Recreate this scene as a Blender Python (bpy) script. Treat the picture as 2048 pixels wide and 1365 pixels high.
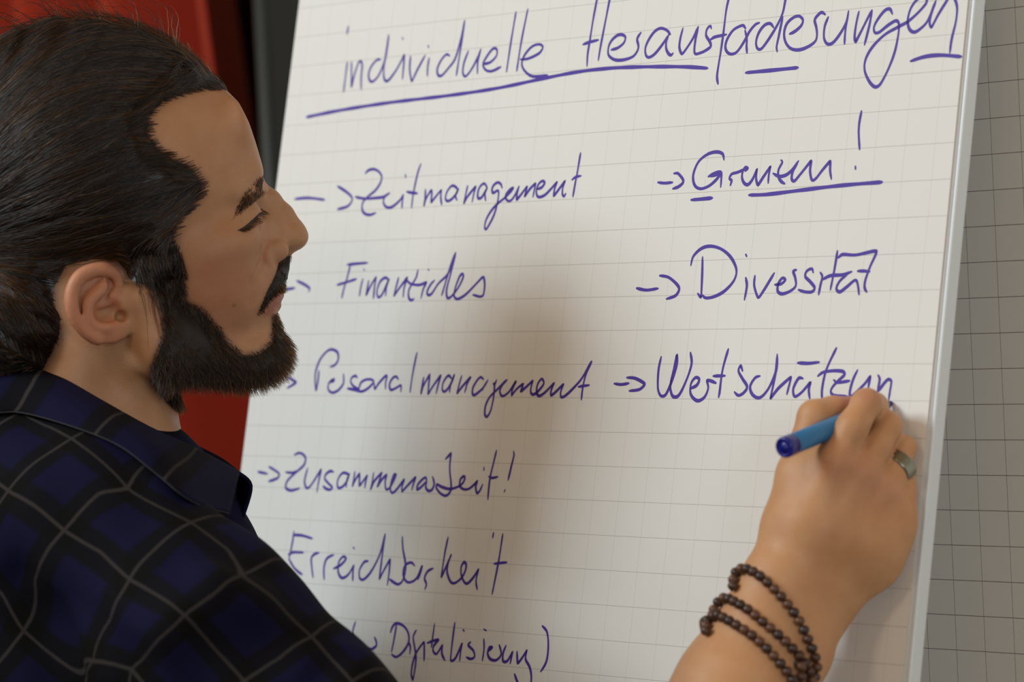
import bpy, bmesh, math, random
import numpy as np
from mathutils import Vector, Matrix
from mathutils.bvhtree import BVHTree

for o in list(bpy.data.objects):
    bpy.data.objects.remove(o, do_unlink=True)
SC = bpy.context.scene
COL = SC.collection
random.seed(7)
RNG = np.random.default_rng(11)

# ------------------------------------------------------------------ camera
# World: x along the wall, y into the wall, z up, floor at 0.
F = 6060.55                      # focal length in pixels of the 2048 px frame
CAM = np.array([1.300369, -1.742386, 1.548325])
CX = np.array([0.70919204, 0.70334647, -0.04848084])    # camera right
CY = np.array([-0.0219472, -0.04670737, -0.99866748])   # camera down
CZ = np.array([-0.70467366, 0.70931105, -0.01768801])   # camera forward

def U(px, py, D):
    """world point seen at a pixel, at depth D from the lens"""
    return CAM + D * ((px - 1024) / F * CX + (py - 682.5) / F * CY + CZ)

cd = bpy.data.cameras.new('camera')
cam = bpy.data.objects.new('camera', cd)
COL.objects.link(cam)
cam.matrix_world = Matrix((
    (CX[0], -CY[0], -CZ[0], CAM[0]),
    (CX[1], -CY[1], -CZ[1], CAM[1]),
    (CX[2], -CY[2], -CZ[2], CAM[2]),
    (0, 0, 0, 1)))
cd.sensor_width = 36.0
cd.lens = F / 2048 * 36.0
cd.clip_start = 0.1
cd.dof.use_dof = True
cd.dof.focus_distance = 2.16
cd.dof.aperture_fstop = 5.2
SC.camera = cam

# ------------------------------------------------------------------ light
SC.view_settings.view_transform = 'Standard'
SC.view_settings.look = 'None'
SC.view_settings.gamma = 1.0
SC.view_settings.exposure = 0.0
SC.view_settings.use_curve_mapping = False

wd = bpy.data.worlds.new('world'); SC.world = wd
wd.use_nodes = True
bg = wd.node_tree.nodes['Background']
bg.inputs[0].default_value = (1.0, 0.63, 0.31, 1)
bg.inputs[1].default_value = 0.31

def area(name, loc, target, sx, sy, power, color):
    L = bpy.data.lights.new(name, 'AREA')
    L.shape = 'RECTANGLE'; L.size = sx; L.size_y = sy
    L.energy = power; L.color = color
    o = bpy.data.objects.new(name, L); COL.objects.link(o)
    o.location = loc
    d = Vector(target) - Vector(loc)
    o.rotation_euler = d.to_track_quat('-Z', 'Y').to_euler()
    return o

area('window_light', (-1.30, -2.50, 3.08), (-0.1, 0.0, 1.50), 1.1, 0.8, 61, (0.80, 0.93, 1.0))
area('side_window_light', (3.0, -1.9, 1.9), (0.2, -0.1, 1.55), 1.0, 1.3, 27, (0.72, 0.90, 1.0))
area('added_fill_light', (0.35, -2.5, 2.9), (0.2, -0.2, 1.4), 0.45, 0.45, 7, (1.0, 0.80, 0.60))  # added fill lamp to brighten the chart's lower right and the pinboard

# ------------------------------------------------------------------ board frames
# flip chart plane: origin OM, EX along the rows (25 mm grid), EY down the sheet, EN towards the reader
CELL = 0.025
OM = np.array([-0.18084419, -0.12259819, 1.70 - 0.18700122])
EX = np.array([0.99979805, 0.01206681, -0.01607034])
EY = np.array([-0.01312125, -0.21372691, -0.97680532])
EZ = np.array([-0.01522159, 0.97681892, -0.21352542])
def BD(i, j, h=0.0):
    """point on the flip chart: grid column i, row j, h metres in front of the sheet"""
    return OM + EX * (i * CELL) + EY * (j * CELL) - EZ * h
def on_board(px, py, h=0.0):
    d = U(px, py, 1.0) - CAM
    t = (EZ @ (OM - CAM) - h) / (EZ @ d)
    return CAM + d * t
def grid_of(px, py):
    p = on_board(px, py) - OM
    return (p @ EX) / CELL, (p @ EY) / CELL

# ------------------------------------------------------------------ helpers
def tag(o, label=None, cat=None, group=None, kind=None):
    if label: o['label'] = label
    if cat: o['category'] = cat
    if group: o['group'] = group
    if kind: o['kind'] = kind
    return o
def empty(name, loc, label, cat, group=None):
    o = bpy.data.objects.new(name, None); COL.objects.link(o)
    o.empty_display_size = 0.05
    o.location = loc
    return tag(o, label, cat, group)
def link_mesh(name, me, mat, parent=None, smooth=False):
    o = bpy.data.objects.new(name, me); COL.objects.link(o)
    if mat: me.materials.append(mat)
    if smooth:
        me.polygons.foreach_set('use_smooth', [True] * len(me.polygons))
    if parent is not None:
        par(o, parent)
    return o
WM = {}
def wmat(o):
    if o.parent is None: return o.matrix_basis.copy()
    return wmat(o.parent) @ o.matrix_parent_inverse @ o.matrix_basis
def par(o, parent):
    o.parent = parent
    o.matrix_parent_inverse = wmat(parent).inverted()
def mesh_np(name, V, Q, mat, parent=None, smooth=True):
    """quads from numpy arrays"""
    me = bpy.data.meshes.new(name)
    V = np.asarray(V, dtype=np.float32); Q = np.asarray(Q, dtype=np.int32)
    n = Q.shape[1]
    me.vertices.add(len(V)); me.vertices.foreach_set('co', V.ravel())
    me.loops.add(Q.size); me.loops.foreach_set('vertex_index', Q.ravel())
    me.polygons.add(len(Q)); me.polygons.foreach_set('loop_start', np.arange(0, Q.size, n, dtype=np.int32))
    me.update(calc_edges=True)
    return link_mesh(name, me, mat, parent, smooth)
def bm_obj(name, bm, mat, parent=None, smooth=False):
    bmesh.ops.recalc_face_normals(bm, faces=bm.faces[:])
    me = bpy.data.meshes.new(name); bm.to_mesh(me); bm.free()
    return link_mesh(name, me, mat, parent, smooth)
def bm_box(bm, o, ax, ay, az, x0, x1, y0, y1, z0, z1, bev=0.0):
    """box in a local frame (origin o, axes ax ay az)"""
    vs = [bm.verts.new(Vector(o + ax * x + ay * y + az * z)) for x in (x0, x1) for y in (y0, y1) for z in (z0, z1)]
    fs = [(0, 1, 3, 2), (4, 6, 7, 5), (0, 4, 5, 1), (2, 3, 7, 6), (0, 2, 6, 4), (1, 5, 7, 3)]
    faces = [bm.faces.new([vs[i] for i in f]) for f in fs]
    if bev > 0:
        es = list({e for f in faces for e in f.edges})
        bmesh.ops.bevel(bm, geom=es, offset=bev, segments=3, profile=0.5, affect='EDGES')
def tube(bm, pts, r, seg=16, cap=True):
    """round tube along points; r number or list"""
    pts = [Vector(p) for p in pts]; n = len(pts)
    rs = [r] * n if not hasattr(r, '__len__') else r
    up = Vector((0.123, 0.456, 0.88)).normalized(); rings = []
    for i, p in enumerate(pts):
        t = (pts[min(i + 1, n - 1)] - pts[max(i - 1, 0)])
        if t.length < 1e-9: t = pts[-1] - pts[0]
        t.normalize()
        a = t.cross(up)
        if a.length < 1e-3: a = t.cross(Vector((1, 0, 0)))
        a.normalize(); b = t.cross(a)
        rings.append([bm.verts.new(p + (a * math.cos(2 * math.pi * k / seg) + b * math.sin(2 * math.pi * k / seg)) * rs[i]) for k in range(seg)])
    for i in range(n - 1):
        for k in range(seg):
            bm.faces.new((rings[i][k], rings[i][(k + 1) % seg], rings[i + 1][(k + 1) % seg], rings[i + 1][k]))
    if cap:
        bm.faces.new(rings[0][::-1]); bm.faces.new(rings[-1])

def mat(name, col, rough=0.6, metal=0.0, spec=0.5, sss=0.0):
    m = bpy.data.materials.new(name); m.use_nodes = True
    b = m.node_tree.nodes['Principled BSDF']
    b.inputs['Base Color'].default_value = (*col, 1)
    b.inputs['Roughness'].default_value = rough
    b.inputs['Metallic'].default_value = metal
    b.inputs['Specular IOR Level'].default_value = spec
    return m
def nd(m, typ, **kw):
    n = m.node_tree.nodes.new(typ)
    for k, v in kw.items(): setattr(n, k, v)
    return n
def lk(m, a, b): m.node_tree.links.new(a, b)
def math_n(m, op, a, b=None, c=None):
    n = nd(m, 'ShaderNodeMath', operation=op)
    for i, v in enumerate((a, b, c)):
        if v is None: continue
        if isinstance(v, (int, float)): n.inputs[i].default_value = v
        else: lk(m, v, n.inputs[i])
    return n.outputs[0]
def mix_c(m, fac, a, b):
    n = nd(m, 'ShaderNodeMix', data_type='RGBA')
    if isinstance(fac, (int, float)): n.inputs[0].default_value = fac
    else: lk(m, fac, n.inputs[0])
    for i, v in ((6, a), (7, b)):
        if isinstance(v, tuple): n.inputs[i].default_value = (*v, 1)
        else: lk(m, v, n.inputs[i])
    return n.outputs[2]
def noise(m, vec, scale, detail=3, rough=0.5):
    n = nd(m, 'ShaderNodeTexNoise')
    n.inputs['Scale'].default_value = scale; n.inputs['Detail'].default_value = detail
    n.inputs['Roughness'].default_value = rough
    if vec is not None: lk(m, vec, n.inputs['Vector'])
    return n.outputs['Fac']
def bsdf(m): return m.node_tree.nodes['Principled BSDF']
def add_bump(m, h, strength, dist=0.001):
    b = nd(m, 'ShaderNodeBump'); b.inputs['Strength'].default_value = strength
    b.inputs['Distance'].default_value = dist
    lk(m, h, b.inputs['Height']); lk(m, b.outputs[0], bsdf(m).inputs['Normal'])

def grid_paper(name, base, line, lw, su, sv):
    """squared paper; print lines every 25 mm from the UV map (1 unit = one cell)"""
    m = mat(name, base, 0.75, spec=0.25)
    tc = nd(m, 'ShaderNodeUVMap'); sp = nd(m, 'ShaderNodeSeparateXYZ')
    lk(m, tc.outputs[0], sp.inputs[0])
    L = []
    for ax, w in ((0, su), (1, sv)):
        f = math_n(m, 'FRACT', math_n(m, 'ADD', sp.outputs[ax], 100.5))
        d = math_n(m, 'ABSOLUTE', math_n(m, 'SUBTRACT', f, 0.5))
        L.append(math_n(m, 'MULTIPLY', math_n(m, 'LESS_THAN', d, lw), w))
    fac = math_n(m, 'MAXIMUM', L[0], L[1])
    g = nd(m, 'ShaderNodeTexCoord')
    nz = noise(m, g.outputs['Object'], 6.0, 4)
    b2 = mix_c(m, math_n(m, 'MULTIPLY', nz, 0.25), base, tuple(c * 0.93 for c in base))
    lk(m, mix_c(m, fac, b2, line), bsdf(m).inputs['Base Color'])
    return m
def uv_quad(o, uvs):
    me = o.data
    uv = me.uv_layers.new(name='UVMap')
    for l in me.loops: uv.data[l.index].uv = uvs[l.vertex_index]

# ------------------------------------------------------------------ room
M_floor = mat('carpet_grey', (0.10, 0.09, 0.085), 0.95)
g_ = nd(M_floor, 'ShaderNodeTexCoord'); add_bump(M_floor, noise(M_floor, g_.outputs['Object'], 400, 2), 0.4)
M_wall = mat('wall_dark_paint', (0.008, 0.0062, 0.0052), 0.8)
I3 = np.eye(3)
Z0 = np.zeros(3)
bm = bmesh.new(); bm_box(bm, Z0, *I3, -4.2, 4.2, -4.2, 0.95, -0.1, 0.0)
tag(bm_obj('floor', bm, M_floor), kind='structure')
bm = bmesh.new(); bm_box(bm, Z0, *I3, -4.2, 4.2, 0.85, 0.95, 0.0, 3.0)
tag(bm_obj('wall_back', bm, M_wall), kind='structure')

# red curtains hanging in front of the back wall
M_cur = mat('red_velvet', (0.36, 0.028, 0.008), 0.85, spec=0.2)
bsdf(M_cur).inputs['Sheen Weight'].default_value = 0.15
g_ = nd(M_cur, 'ShaderNodeTexCoord'); add_bump(M_cur, noise(M_cur, g_.outputs['Object'], 300, 3), 0.3)
cu = empty('curtain', (-2.3, 0.62, 0.02), 'heavy red curtain hanging in deep folds behind the man', 'curtain')
xs = np.linspace(-3.2, -1.456, 700); zs = np.linspace(0.02, 2.9, 24)
V = []
for z in zs:
    t_ = np.mod((xs + 1.460 + 0.003 * math.sin(z * 3)) / 0.187, 1.0)
    w_ = np.where(t_ < 0.32, t_ / 0.64, 0.5 + (t_ - 0.32) / 1.36)
    amp = 0.066 + 0.010 * np.sin(xs * 7.1)
    y = 0.618 - amp * np.cos(2 * math.pi * w_) + 0.006 * math.sin(z * 2.1)
    y = np.convolve(np.pad(y, 6, 'edge'), np.ones(13) / 13, 'valid')
    V.append(np.stack([xs + 0.12 * (1.96 - z), y, np.full_like(xs, z)], 1))
V = np.concatenate(V); nx = len(xs)
Q = [(r * nx + c, r * nx + c + 1, (r + 1) * nx + c + 1, (r + 1) * nx + c) for r in range(len(zs) - 1) for c in range(nx - 1)]
fab = mesh_np('fabric', V, Q, M_cur, cu)
so = fab.modifiers.new('thick', 'SOLIDIFY'); so.thickness = 0.004
bm = bmesh.new(); tube(bm, [(-3.3, 0.63, 2.92), (-1.44, 0.63, 2.92)], 0.014, 12)
bm_obj('rail', bm, mat('rail_steel', (0.25, 0.25, 0.25), 0.4, 1.0), cu)

# slim green-grey post and dark panel beside the curtain
M_post = mat('post_greygreen', (0.030, 0.037, 0.035), 0.5)
M_pan = mat('panel_black_green', (0.0085, 0.0100, 0.0075), 0.8)
t = empty('partition_stand', (-1.25, 0.50, 0.0), 'dark partition screen with a slim grey-green post beside the red curtain', 'partition')
pt = U(536, 200, 3.30)
bm = bmesh.new(); tube(bm, [(pt[0], pt[1], 0.012), (pt[0], pt[1], 2.35)], 0.0105, 20)
bm_obj('post', bm, M_post, t, True)
bm = bmesh.new(); bm_box(bm, np.array([pt[0], pt[1], 0.0]), *I3, 0.012, 0.62, -0.006, 0.012, 0.55, 2.3, 0.003)
bm_obj('panel', bm, M_pan, t)
bm = bmesh.new(); bm_box(bm, np.array([pt[0], pt[1], 0.0]), *I3, -0.03, 0.03, -0.25, 0.25, 0.0, 0.03, 0.004)
bm_obj('foot', bm, M_post, t)
bm = bmesh.new(); tube(bm, [(pt[0] + 0.63, pt[1], 0.0), (pt[0] + 0.63, pt[1], 2.35)], 0.0105, 20)
bm_obj('post', bm, M_post, t, True)

# ------------------------------------------------------------------ pinboard wall sheet at the right, behind the chart
OB = np.array([0.0, 0.0, 1.70])
M_grid2 = grid_paper('squared_paper_rear', (0.88, 0.83, 0.76), (0.15, 0.09, 0.07), 0.0085, 0.7, 1.0)
pb = empty('pinboard', (0.5, 0.03, 0.0), 'upright pinboard covered with shaded squared paper behind the chart at the right', 'pinboard')
bm = bmesh.new(); bm_box(bm, OB, *I3, -0.20, 1.15, 0.003, 0.028, -0.95, 0.42, 0.004)
bm_obj('board_panel', bm, mat('pinboard_felt', (0.30, 0.28, 0.26), 0.9), pb)
M_alu = mat('aluminium', (0.55, 0.56, 0.56), 0.35, 0.9)
for x in (-0.19, 1.14):
    bm = bmesh.new(); bm_box(bm, OB, *I3, x - 0.014, x + 0.014, 0.030, 0.052, -1.70, 0.42, 0.003)
    bm_obj('leg', bm, M_alu, pb)
    bm = bmesh.new(); bm_box(bm, OB, *I3, x - 0.014, x + 0.014, 0.03, 0.50, -1.70, -1.672, 0.003)
    bm_obj('foot', bm, M_alu, pb)
# paper pinned on it
x0, x1, z0, z1 = -0.19, 1.13, -0.93, 0.40
me = bpy.data.meshes.new('squared_paper')
vv = [(x0, 0.0, 1.7 + z0), (x1, 0.0, 1.7 + z0), (x1, 0.0, 1.7 + z1), (x0, 0.0, 1.7 + z1),
      (x0, 0.0015, 1.7 + z0), (x1, 0.0015, 1.7 + z0), (x1, 0.0015, 1.7 + z1), (x0, 0.0015, 1.7 + z1)]
me.from_pydata(vv, [], [(0, 1, 2, 3), (5, 4, 7, 6), (1, 5, 6, 2), (4, 0, 3, 7), (3, 2, 6, 7), (4, 5, 1, 0)])
ps = link_mesh('wall_paper_sheet', me, M_grid2, pb)
uv_quad(ps, [((v[0]) / CELL, (1.7 - v[2]) / CELL) for v in vv])

# ------------------------------------------------------------------ flip chart
M_white = mat('board_white_lacquer', (0.70, 0.745, 0.77), 0.35)
M_face = mat('board_face_white', (0.80, 0.80, 0.78), 0.3)
M_black = mat('black_plastic', (0.02, 0.02, 0.02), 0.45)
fc = empty('flip_chart', tuple(BD(-3, 3)[:2]) + (0.0,), 'white flip chart easel with a pale grey edge, leaning back', 'flip chart')
IL, IR, JT, JB = -16.64, 10.63, -15.2, 24.0
bm = bmesh.new()
bm_box(bm, OM, EX, EY, -EZ, (IL - 0.1) * CELL, (IR + 0.17) * CELL, (JT - 2.4) * CELL, (JB + 1.0) * CELL, -0.0145, -0.0022, 0.0012)
bm_obj('board_panel', bm, M_white, fc)
bm = bmesh.new()
bm_box(bm, OM, EX, EY, -EZ, (IL + 0.4) * CELL, (IR - 0.3) * CELL, (JT - 1.5) * CELL, (JT + 0.15) * CELL, 0.0008, 0.014, 0.003)
bm_obj('clamp_bar', bm, M_black, fc)
for i in (-12.0, 6.0):
    bm = bmesh.new(); bm_box(bm, BD(i, JT - 0.8, 0.0145), EX, EY, -EZ, -0.009, 0.009, -0.009, 0.009, 0.0, 0.012, 0.002)
    bm_obj('clamp_knob', bm, M_black, fc)
bm = bmesh.new()
bm_box(bm, BD(0, JB + 1.3), EX, EY, -EZ, IL * CELL, IR * CELL, 0.0, 0.006, -0.015, 0.055, 0.002)
bm_obj('pen_tray', bm, M_white, fc)
for i in (-15.6, 9.6):
    a = BD(i, JT + 5.0, -0.026); b_ = BD(i, JB - 1.0, -0.026); b2 = (b_[0] + (0.10 if i > 0 else -0.10), b_[1] + 0.02, 0.012)
    bm = bmesh.new(); tube(bm, [a, b_, b2], 0.0105, 16)
    bm_obj('leg', bm, M_alu, fc, True)

# pad of squared paper
M_grid = grid_paper('squared_paper', (0.80, 0.79, 0.76), (0.48, 0.46, 0.43), 0.0075, 0.42, 1.0)
pad = empty('paper_pad', tuple(BD(-3, 4, 0.0005)), 'white squared flip chart pad with violet German handwriting', 'paper pad')
me = bpy.data.meshes.new('top_sheet')
nu, nv = 28, 40
vv = []; uvs = []
for b in range(nv + 1):
    for a in range(nu + 1):
        i = IL + (IR - IL) * a / nu; j = JT + (JB - JT) * b / nv
        vv.append(tuple(BD(i, j, 0.0))); uvs.append((i, j))
fs = [(b * (nu + 1) + a, (b + 1) * (nu + 1) + a, (b + 1) * (nu + 1) + a + 1, b * (nu + 1) + a + 1) for b in range(nv) for a in range(nu)]
me.from_pydata(vv, [], fs)
top = link_mesh('top_sheet', me, M_grid, pad)
uv_quad(top, uvs)
so = top.modifiers.new('thick', 'SOLIDIFY'); so.thickness = 0.00012; so.offset = -1
M_under = mat('paper_edge', (0.74, 0.72, 0.70), 0.8)
for k in range(5):
    bm = bmesh.new()
    e = 0.035 + 0.02 * k
    bm_box(bm, OM, EX, EY, -EZ, (IL - 0.01 * k) * CELL, (IR - 0.05 + e) * CELL, JT * CELL, (JB - 0.02 * k) * CELL, -0.0006 - 0.0003 * k, -0.0004 - 0.0003 * k)
    bm_obj('under_sheet', bm, M_under, pad)

# ------------------------------------------------------------------ handwriting
# every word: (name, crop x0, y0, scale, strokes); stroke points are pen positions on the sheet
WORDS = [
 ('headline_word', 'first headline word', 600, 0, 3.4133, '''
330,180 326,205 321,232
324,425 312,520 298,628
352,425 352,520 352,592 372,510 402,425 418,420 425,450 418,530 418,612
550,408 525,410 490,450 470,500 475,548 500,556 540,510 580,410 600,300 605,238
605,240 590,350 572,470 576,540 600,552 650,490 690,420 712,375 708,450 700,542
700,258 702,268
755,385 750,480 764,555 800,480 855,378
882,398 872,460 870,520
876,312 878,324
1022,382 1000,372 965,410 938,470 944,514 968,516 1010,470 1060,400 1100,260 1125,140
1125,145 1100,310 1068,515
1150,348 1120,430 1112,495 1130,522 1170,475 1215,390 1235,335
1235,335 1214,420 1212,505
1250,438 1300,425 1342,380 1342,335 1315,335 1270,395 1250,440 1268,478 1310,486 1370,458
1475,82 1440,290 1410,492
1556,62 1512,280 1480,486
1505,406 1560,400 1635,362 1658,322 1635,303 1585,318 1535,375 1515,435 1535,485 1590,522 1690,514'''),
 ('headline_word', 'second headline word', 1150, 0, 5.12, '''
238,-70 190,180 152,420 130,560 124,680
372,-90 300,280 262,480 239,620
85,455 150,432 240,410
375,510 440,490 500,440 517,385 490,358 440,360 380,410 345,480 343,560 390,605 450,618 530,606 600,575 640,520 650,470 637,410 645,380 674,336
976,352 940,310 880,290 820,320 760,400 722,490 727,565 760,588 820,550 900,450 965,350
960,356 935,430 935,500 960,552 985,565 1002,548
1106,288 1078,400 1070,490 1095,552 1140,500 1210,390 1262,276
1262,280 1232,420 1227,545 1290,540 1350,510 1390,475 1382,430 1345,370 1345,320 1365,280 1388,266 1396,292
1586,-60 1550,100 1520,340 1490,550 1465,700 1455,790 1465,860
1390,405 1430,380 1550,354
1746,292 1725,262 1690,268 1620,310 1560,400 1540,480 1560,535 1605,555 1660,530 1730,430 1790,320 1850,250 1888,234
1742,312 1760,400 1757,470 1762,542'''),
 ('headline_word', 'end of the second headline word', 1500, 0, 4.4522, '''
210,245 180,210 130,225 80,290 55,370 65,430 100,436 160,360 240,230 290,120 312,20 322,-40
292,150 255,330 237,420 243,460
355,302 400,280 455,230 472,180 440,145 390,155 330,210 305,290 315,370 360,430 430,445 510,420 580,370 597,310 590,240 577,178 610,130 640,110 670,130
697,153 665,240 660,340 690,392 740,380 810,290 860,190 878,98
874,130 850,270 842,392
970,103 945,220 932,330 942,372 990,280 1040,180 1086,92
1088,98 1060,240 1020,400
1268,125 1245,80 1200,95 1140,170 1105,240 1112,290 1150,288 1230,225 1300,185 1326,212 1322,300 1290,460 1230,620 1160,750 1115,775 1065,730 1022,630 1030,530 1090,420 1200,310 1330,235 1410,190 1500,110 1568,30 1572,-10 1530,-28 1480,5 1430,80 1405,180 1418,255 1455,286 1500,270 1580,190 1655,10
1652,12 1612,130 1600,205 1617,243 1680,125 1770,-20
1815,-30 1838,30 1845,90 1832,200 1796,350 1780,472'''),
 ('underline', 'long underline', 1150, 0, 5.12, '''
-2746,1200 -2400,1130 -1900,1052 -1300,980 -800,905 -300,800 0,742 300,705 600,688 900,683 1150,686 1362,700'''),
 ('underline', 'short underline', 1500, 0, 4.4522, '''
-36,648 200,626 430,603'''),
 ('underline', 'last underline', 1500, 0, 4.4522, '''
1432,545 1560,505 1700,492 1885,506'''),
 ('arrow_mark', 'arrow', 560, 290, 3.2, '''
95,347 180,340 285,352
370,265 430,305 463,345 435,392 370,412'''),
 ('list_word', 'first list word', 700, 310, 7.877, '''
245,290 290,245 370,225 450,260 500,340 480,440 400,560 270,670 200,760 195,870 240,930 320,945 405,915
90,660 160,680 270,690 400,680 520,665 590,625 625,600
620,605 570,640 535,690 530,760 570,820 640,830 720,780 800,700 840,630 825,740 820,840
872,310 880,360
1118,140 1070,280 1020,500 990,660 970,835
895,580 960,595 1060,608
1190,545 1185,680 1165,810 1200,690 1280,555 1290,600 1280,745 1350,660 1440,555 1430,660 1445,785
1700,540 1650,495 1600,490 1530,580 1505,680 1535,728 1600,700 1670,620 1705,540 1665,640 1685,715
1855,485 1825,620 1795,765 1850,660 1980,500 1950,620 1925,745'''),
 ('list_word', 'end of the first list word', 920, 300, 7.877, '''
430,595 380,530 310,590 280,690 290,765 340,750 390,670 428,600 395,690 405,800
665,600 640,535 590,515 530,560 505,630 525,680 590,640 610,665 600,780 575,900 530,1040 460,1180 410,1255 390,1220 410,1110 480,980 580,860 700,760 800,660 840,600 790,625 730,700 720,760 770,810 830,770 900,650 930,575
930,580 900,690 895,785 950,720 1060,575 1020,735 1100,620 1190,530 1175,620 1150,745
1215,620 1290,590 1335,520 1300,490 1240,540 1205,640 1215,720 1255,745 1340,710 1430,620 1530,505 1490,620 1480,725 1560,620 1655,490 1620,600 1615,700 1640,735 1665,690
1900,50 1850,350 1810,560 1780,738
1768,470 1820,430 1905,410'''),
 ('arrow_mark', 'arrow', 1280, 200, 3.938, '''
142,650 195,656 255,650
268,580 300,580 342,638 310,680 260,700'''),
 ('list_word', 'word with exclamation mark', 1280, 200, 3.938, '''
662,472 650,425 600,410 530,430 460,490 420,590 430,670 475,700 540,680 600,630 640,575
540,604 575,585 615,570 640,575 640,630 636,688
545,600 600,590 625,578
712,672 722,635 705,620 722,585 770,570 830,545
830,560 850,540 830,530 808,570 805,620 825,660 855,665 890,620 922,545 915,620 930,670 970,610 1028,525 1015,590 1010,655
1112,475 1122,490 1092,550 1090,600 1110,640 1138,660
1050,580 1095,602 1150,592 1200,550 1248,482
1240,500 1205,560 1195,620 1215,640 1260,590 1348,482 1340,560 1355,632 1385,620 1440,550 1498,485 1498,560 1508,624
1745,88 1728,180 1723,260 1730,390
1697,524 1698,545'''),
 ('underline', 'underline below the word with exclamation mark', 1280, 200, 3.938, '''
860,750 1000,745 1300,708 1600,673 1910,648'''),
 ('underline', 'short underline below the capital letter', 1280, 200, 3.938, '''
404,788 480,782 572,773'''),
 ('arrow_mark', 'arrow partly behind the moustache', 540, 480, 4.4522, '''
60,448 150,440 220,430
240,365 310,400 355,435 345,460'''),
 ('list_word', 'second list word', 540, 480, 4.4522, '''
690,222 770,213 868,205
715,228 690,330 660,430 640,518
600,402 680,378 768,350
828,348 810,420 797,500
838,262 842,272
880,362 858,490 900,405 945,333 930,430 922,522
1055,352 1025,338 980,375 953,460 965,512 1000,485 1060,350 1038,420 1030,500
1145,338 1105,498 1160,420 1222,338 1195,430 1187,510
1318,268 1300,340 1240,440 1235,510 1255,538 1282,528
1218,360 1255,393 1330,402 1392,380 1365,440 1345,522
1410,262 1416,272
1465,362 1430,400 1400,460 1408,492 1440,480 1500,390 1580,310 1625,200 1652,112
1652,115 1600,260 1530,495
1654,118 1610,300 1572,450 1582,518 1620,500 1680,420 1722,330 1715,303 1690,325 1650,430 1640,500 1670,528 1740,490 1820,410 1897,333 1912,400 1900,490 1870,506 1808,490'''),
 ('arrow_mark', 'arrow', 1250, 470, 3.724, '''
88,398 160,412 245,400
260,304 330,320 402,392 380,450 310,478'''),
 ('list_word', 'word with big round capital', 1250, 470, 3.724, '''
491,228 510,160 570,102 640,85 720,108 790,170 830,260 812,340 740,420 660,462 600,470 575,448
578,165 575,300 567,465 543,438
900,146 906,160
900,320 908,380 890,485
968,305 963,380 992,467 1030,420 1112,285
1118,372 1165,365 1196,335 1172,322 1142,365 1138,420 1170,440 1230,420 1272,380 1268,320 1253,272 1275,262
1402,282 1392,253 1355,270 1343,310 1380,350 1413,395 1392,425 1340,425 1293,410
1455,280 1470,312 1455,380 1443,445
1470,335 1530,305 1620,298 1688,275
1583,120 1560,260 1530,410
1590,170 1620,147 1720,150 1872,122 1825,240 1790,340 1785,395 1800,425
1735,270 1780,270 1822,275
1660,290 1600,345 1575,400 1600,425 1650,390 1715,338 1735,375 1743,445'''),
 ('arrow_mark', 'arrow below the beard', 540, 680, 3.103, '''
20,247 75,240
100,225 162,265 108,300'''),
 ('list_word', 'third list word', 600, 690, 7.877, '''
300,410 285,560 255,720 240,600 250,420 320,230 430,100 510,75 590,120 605,220 560,310 480,350
480,590 530,570 540,545 500,560 450,620 450,710 510,755 600,720 680,620 690,520 685,460
900,520 880,490 820,515 800,580 840,650 920,700 880,710 750,688
750,690 880,720 980,735 1080,680 1160,590 1130,550 1040,550 960,600 930,700
1165,590 1180,700 1240,610 1350,490 1370,500 1350,600 1350,700
1550,545 1510,500 1450,540 1410,630 1430,710 1500,690 1590,640 1590,740
1843,125 1800,330 1760,560 1735,750'''),
 ('list_word', 'middle of the third list word', 820, 700, 9.75, '''
270,540 240,700 215,860 270,690 385,490 370,650 355,865 450,710 600,500 560,650 510,855
810,560 760,505 710,540 650,640 630,760 665,820 740,760 820,620 865,490 790,700 775,830
1010,510 960,680 920,850 1020,720 1185,530 1120,660 1070,830
1435,580 1380,535 1310,600 1230,740 1220,860 1260,885 1350,820 1430,740 1520,595
1420,750 1425,785
1690,590 1665,650 1625,675 1650,680 1640,850 1620,1000 1570,1200 1500,1310 1460,1250 1480,1080 1560,920 1700,780 1890,590'''),
 ('list_word', 'end of the third list word', 980, 700, 9.309, '''
300,565 220,670 185,780 230,865 330,810 400,720 485,590 420,730 405,850 500,730 620,635 575,780 690,680 800,575 770,680 760,790 800,835 870,800 960,700 1005,620 970,545 910,600 870,720 880,830 930,860 1020,800 1100,720 1195,620 1140,760 1140,850 1220,790 1370,640 1320,780 1325,880 1400,860 1550,720 1720,520 1890,215
1895,220 1790,450 1730,700 1702,930
1650,690 1740,675 1848,660'''),
 ('arrow_mark', 'arrow', 1200, 680, 3.303, '''
95,290 140,296 190,288
178,250 235,256 295,292 262,328 195,338'''),
 ('list_word', 'unfinished last word of the right column', 1200, 680, 3.303, '''
405,112 387,200 383,320 402,370 435,362 480,260 510,160 508,100 490,190 465,300 480,372 520,368 570,270 605,160 598,85
600,322 640,300 656,262 632,250 602,290 600,360 642,403 690,380 715,320 707,270 732,272 765,286
848,62 810,200 790,350 784,380
750,240 826,238
942,206 930,170 915,205 940,255 972,310 950,350 915,368 889,346
1056,240 1025,252 992,310 1010,365 1058,382 1115,320 1165,200 1171,96
1171,100 1160,220 1127,387 1180,320 1262,248 1235,360
1340,256 1312,255 1277,325 1287,375 1330,350 1390,282 1380,330 1386,390
1308,153 1380,156 1448,148
1562,55 1495,200 1467,330 1468,400
1440,240 1475,215 1545,205 1605,210 1615,232 1570,275 1535,315 1525,345 1545,368 1640,378
1545,265 1565,283 1648,272
1702,200 1670,270 1650,350 1660,375 1710,330 1750,290 1786,243 1772,320
1838,235 1848,260 1835,340
1840,340 1880,285 1905,262 1925,275 1915,345 1908,395'''),
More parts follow.
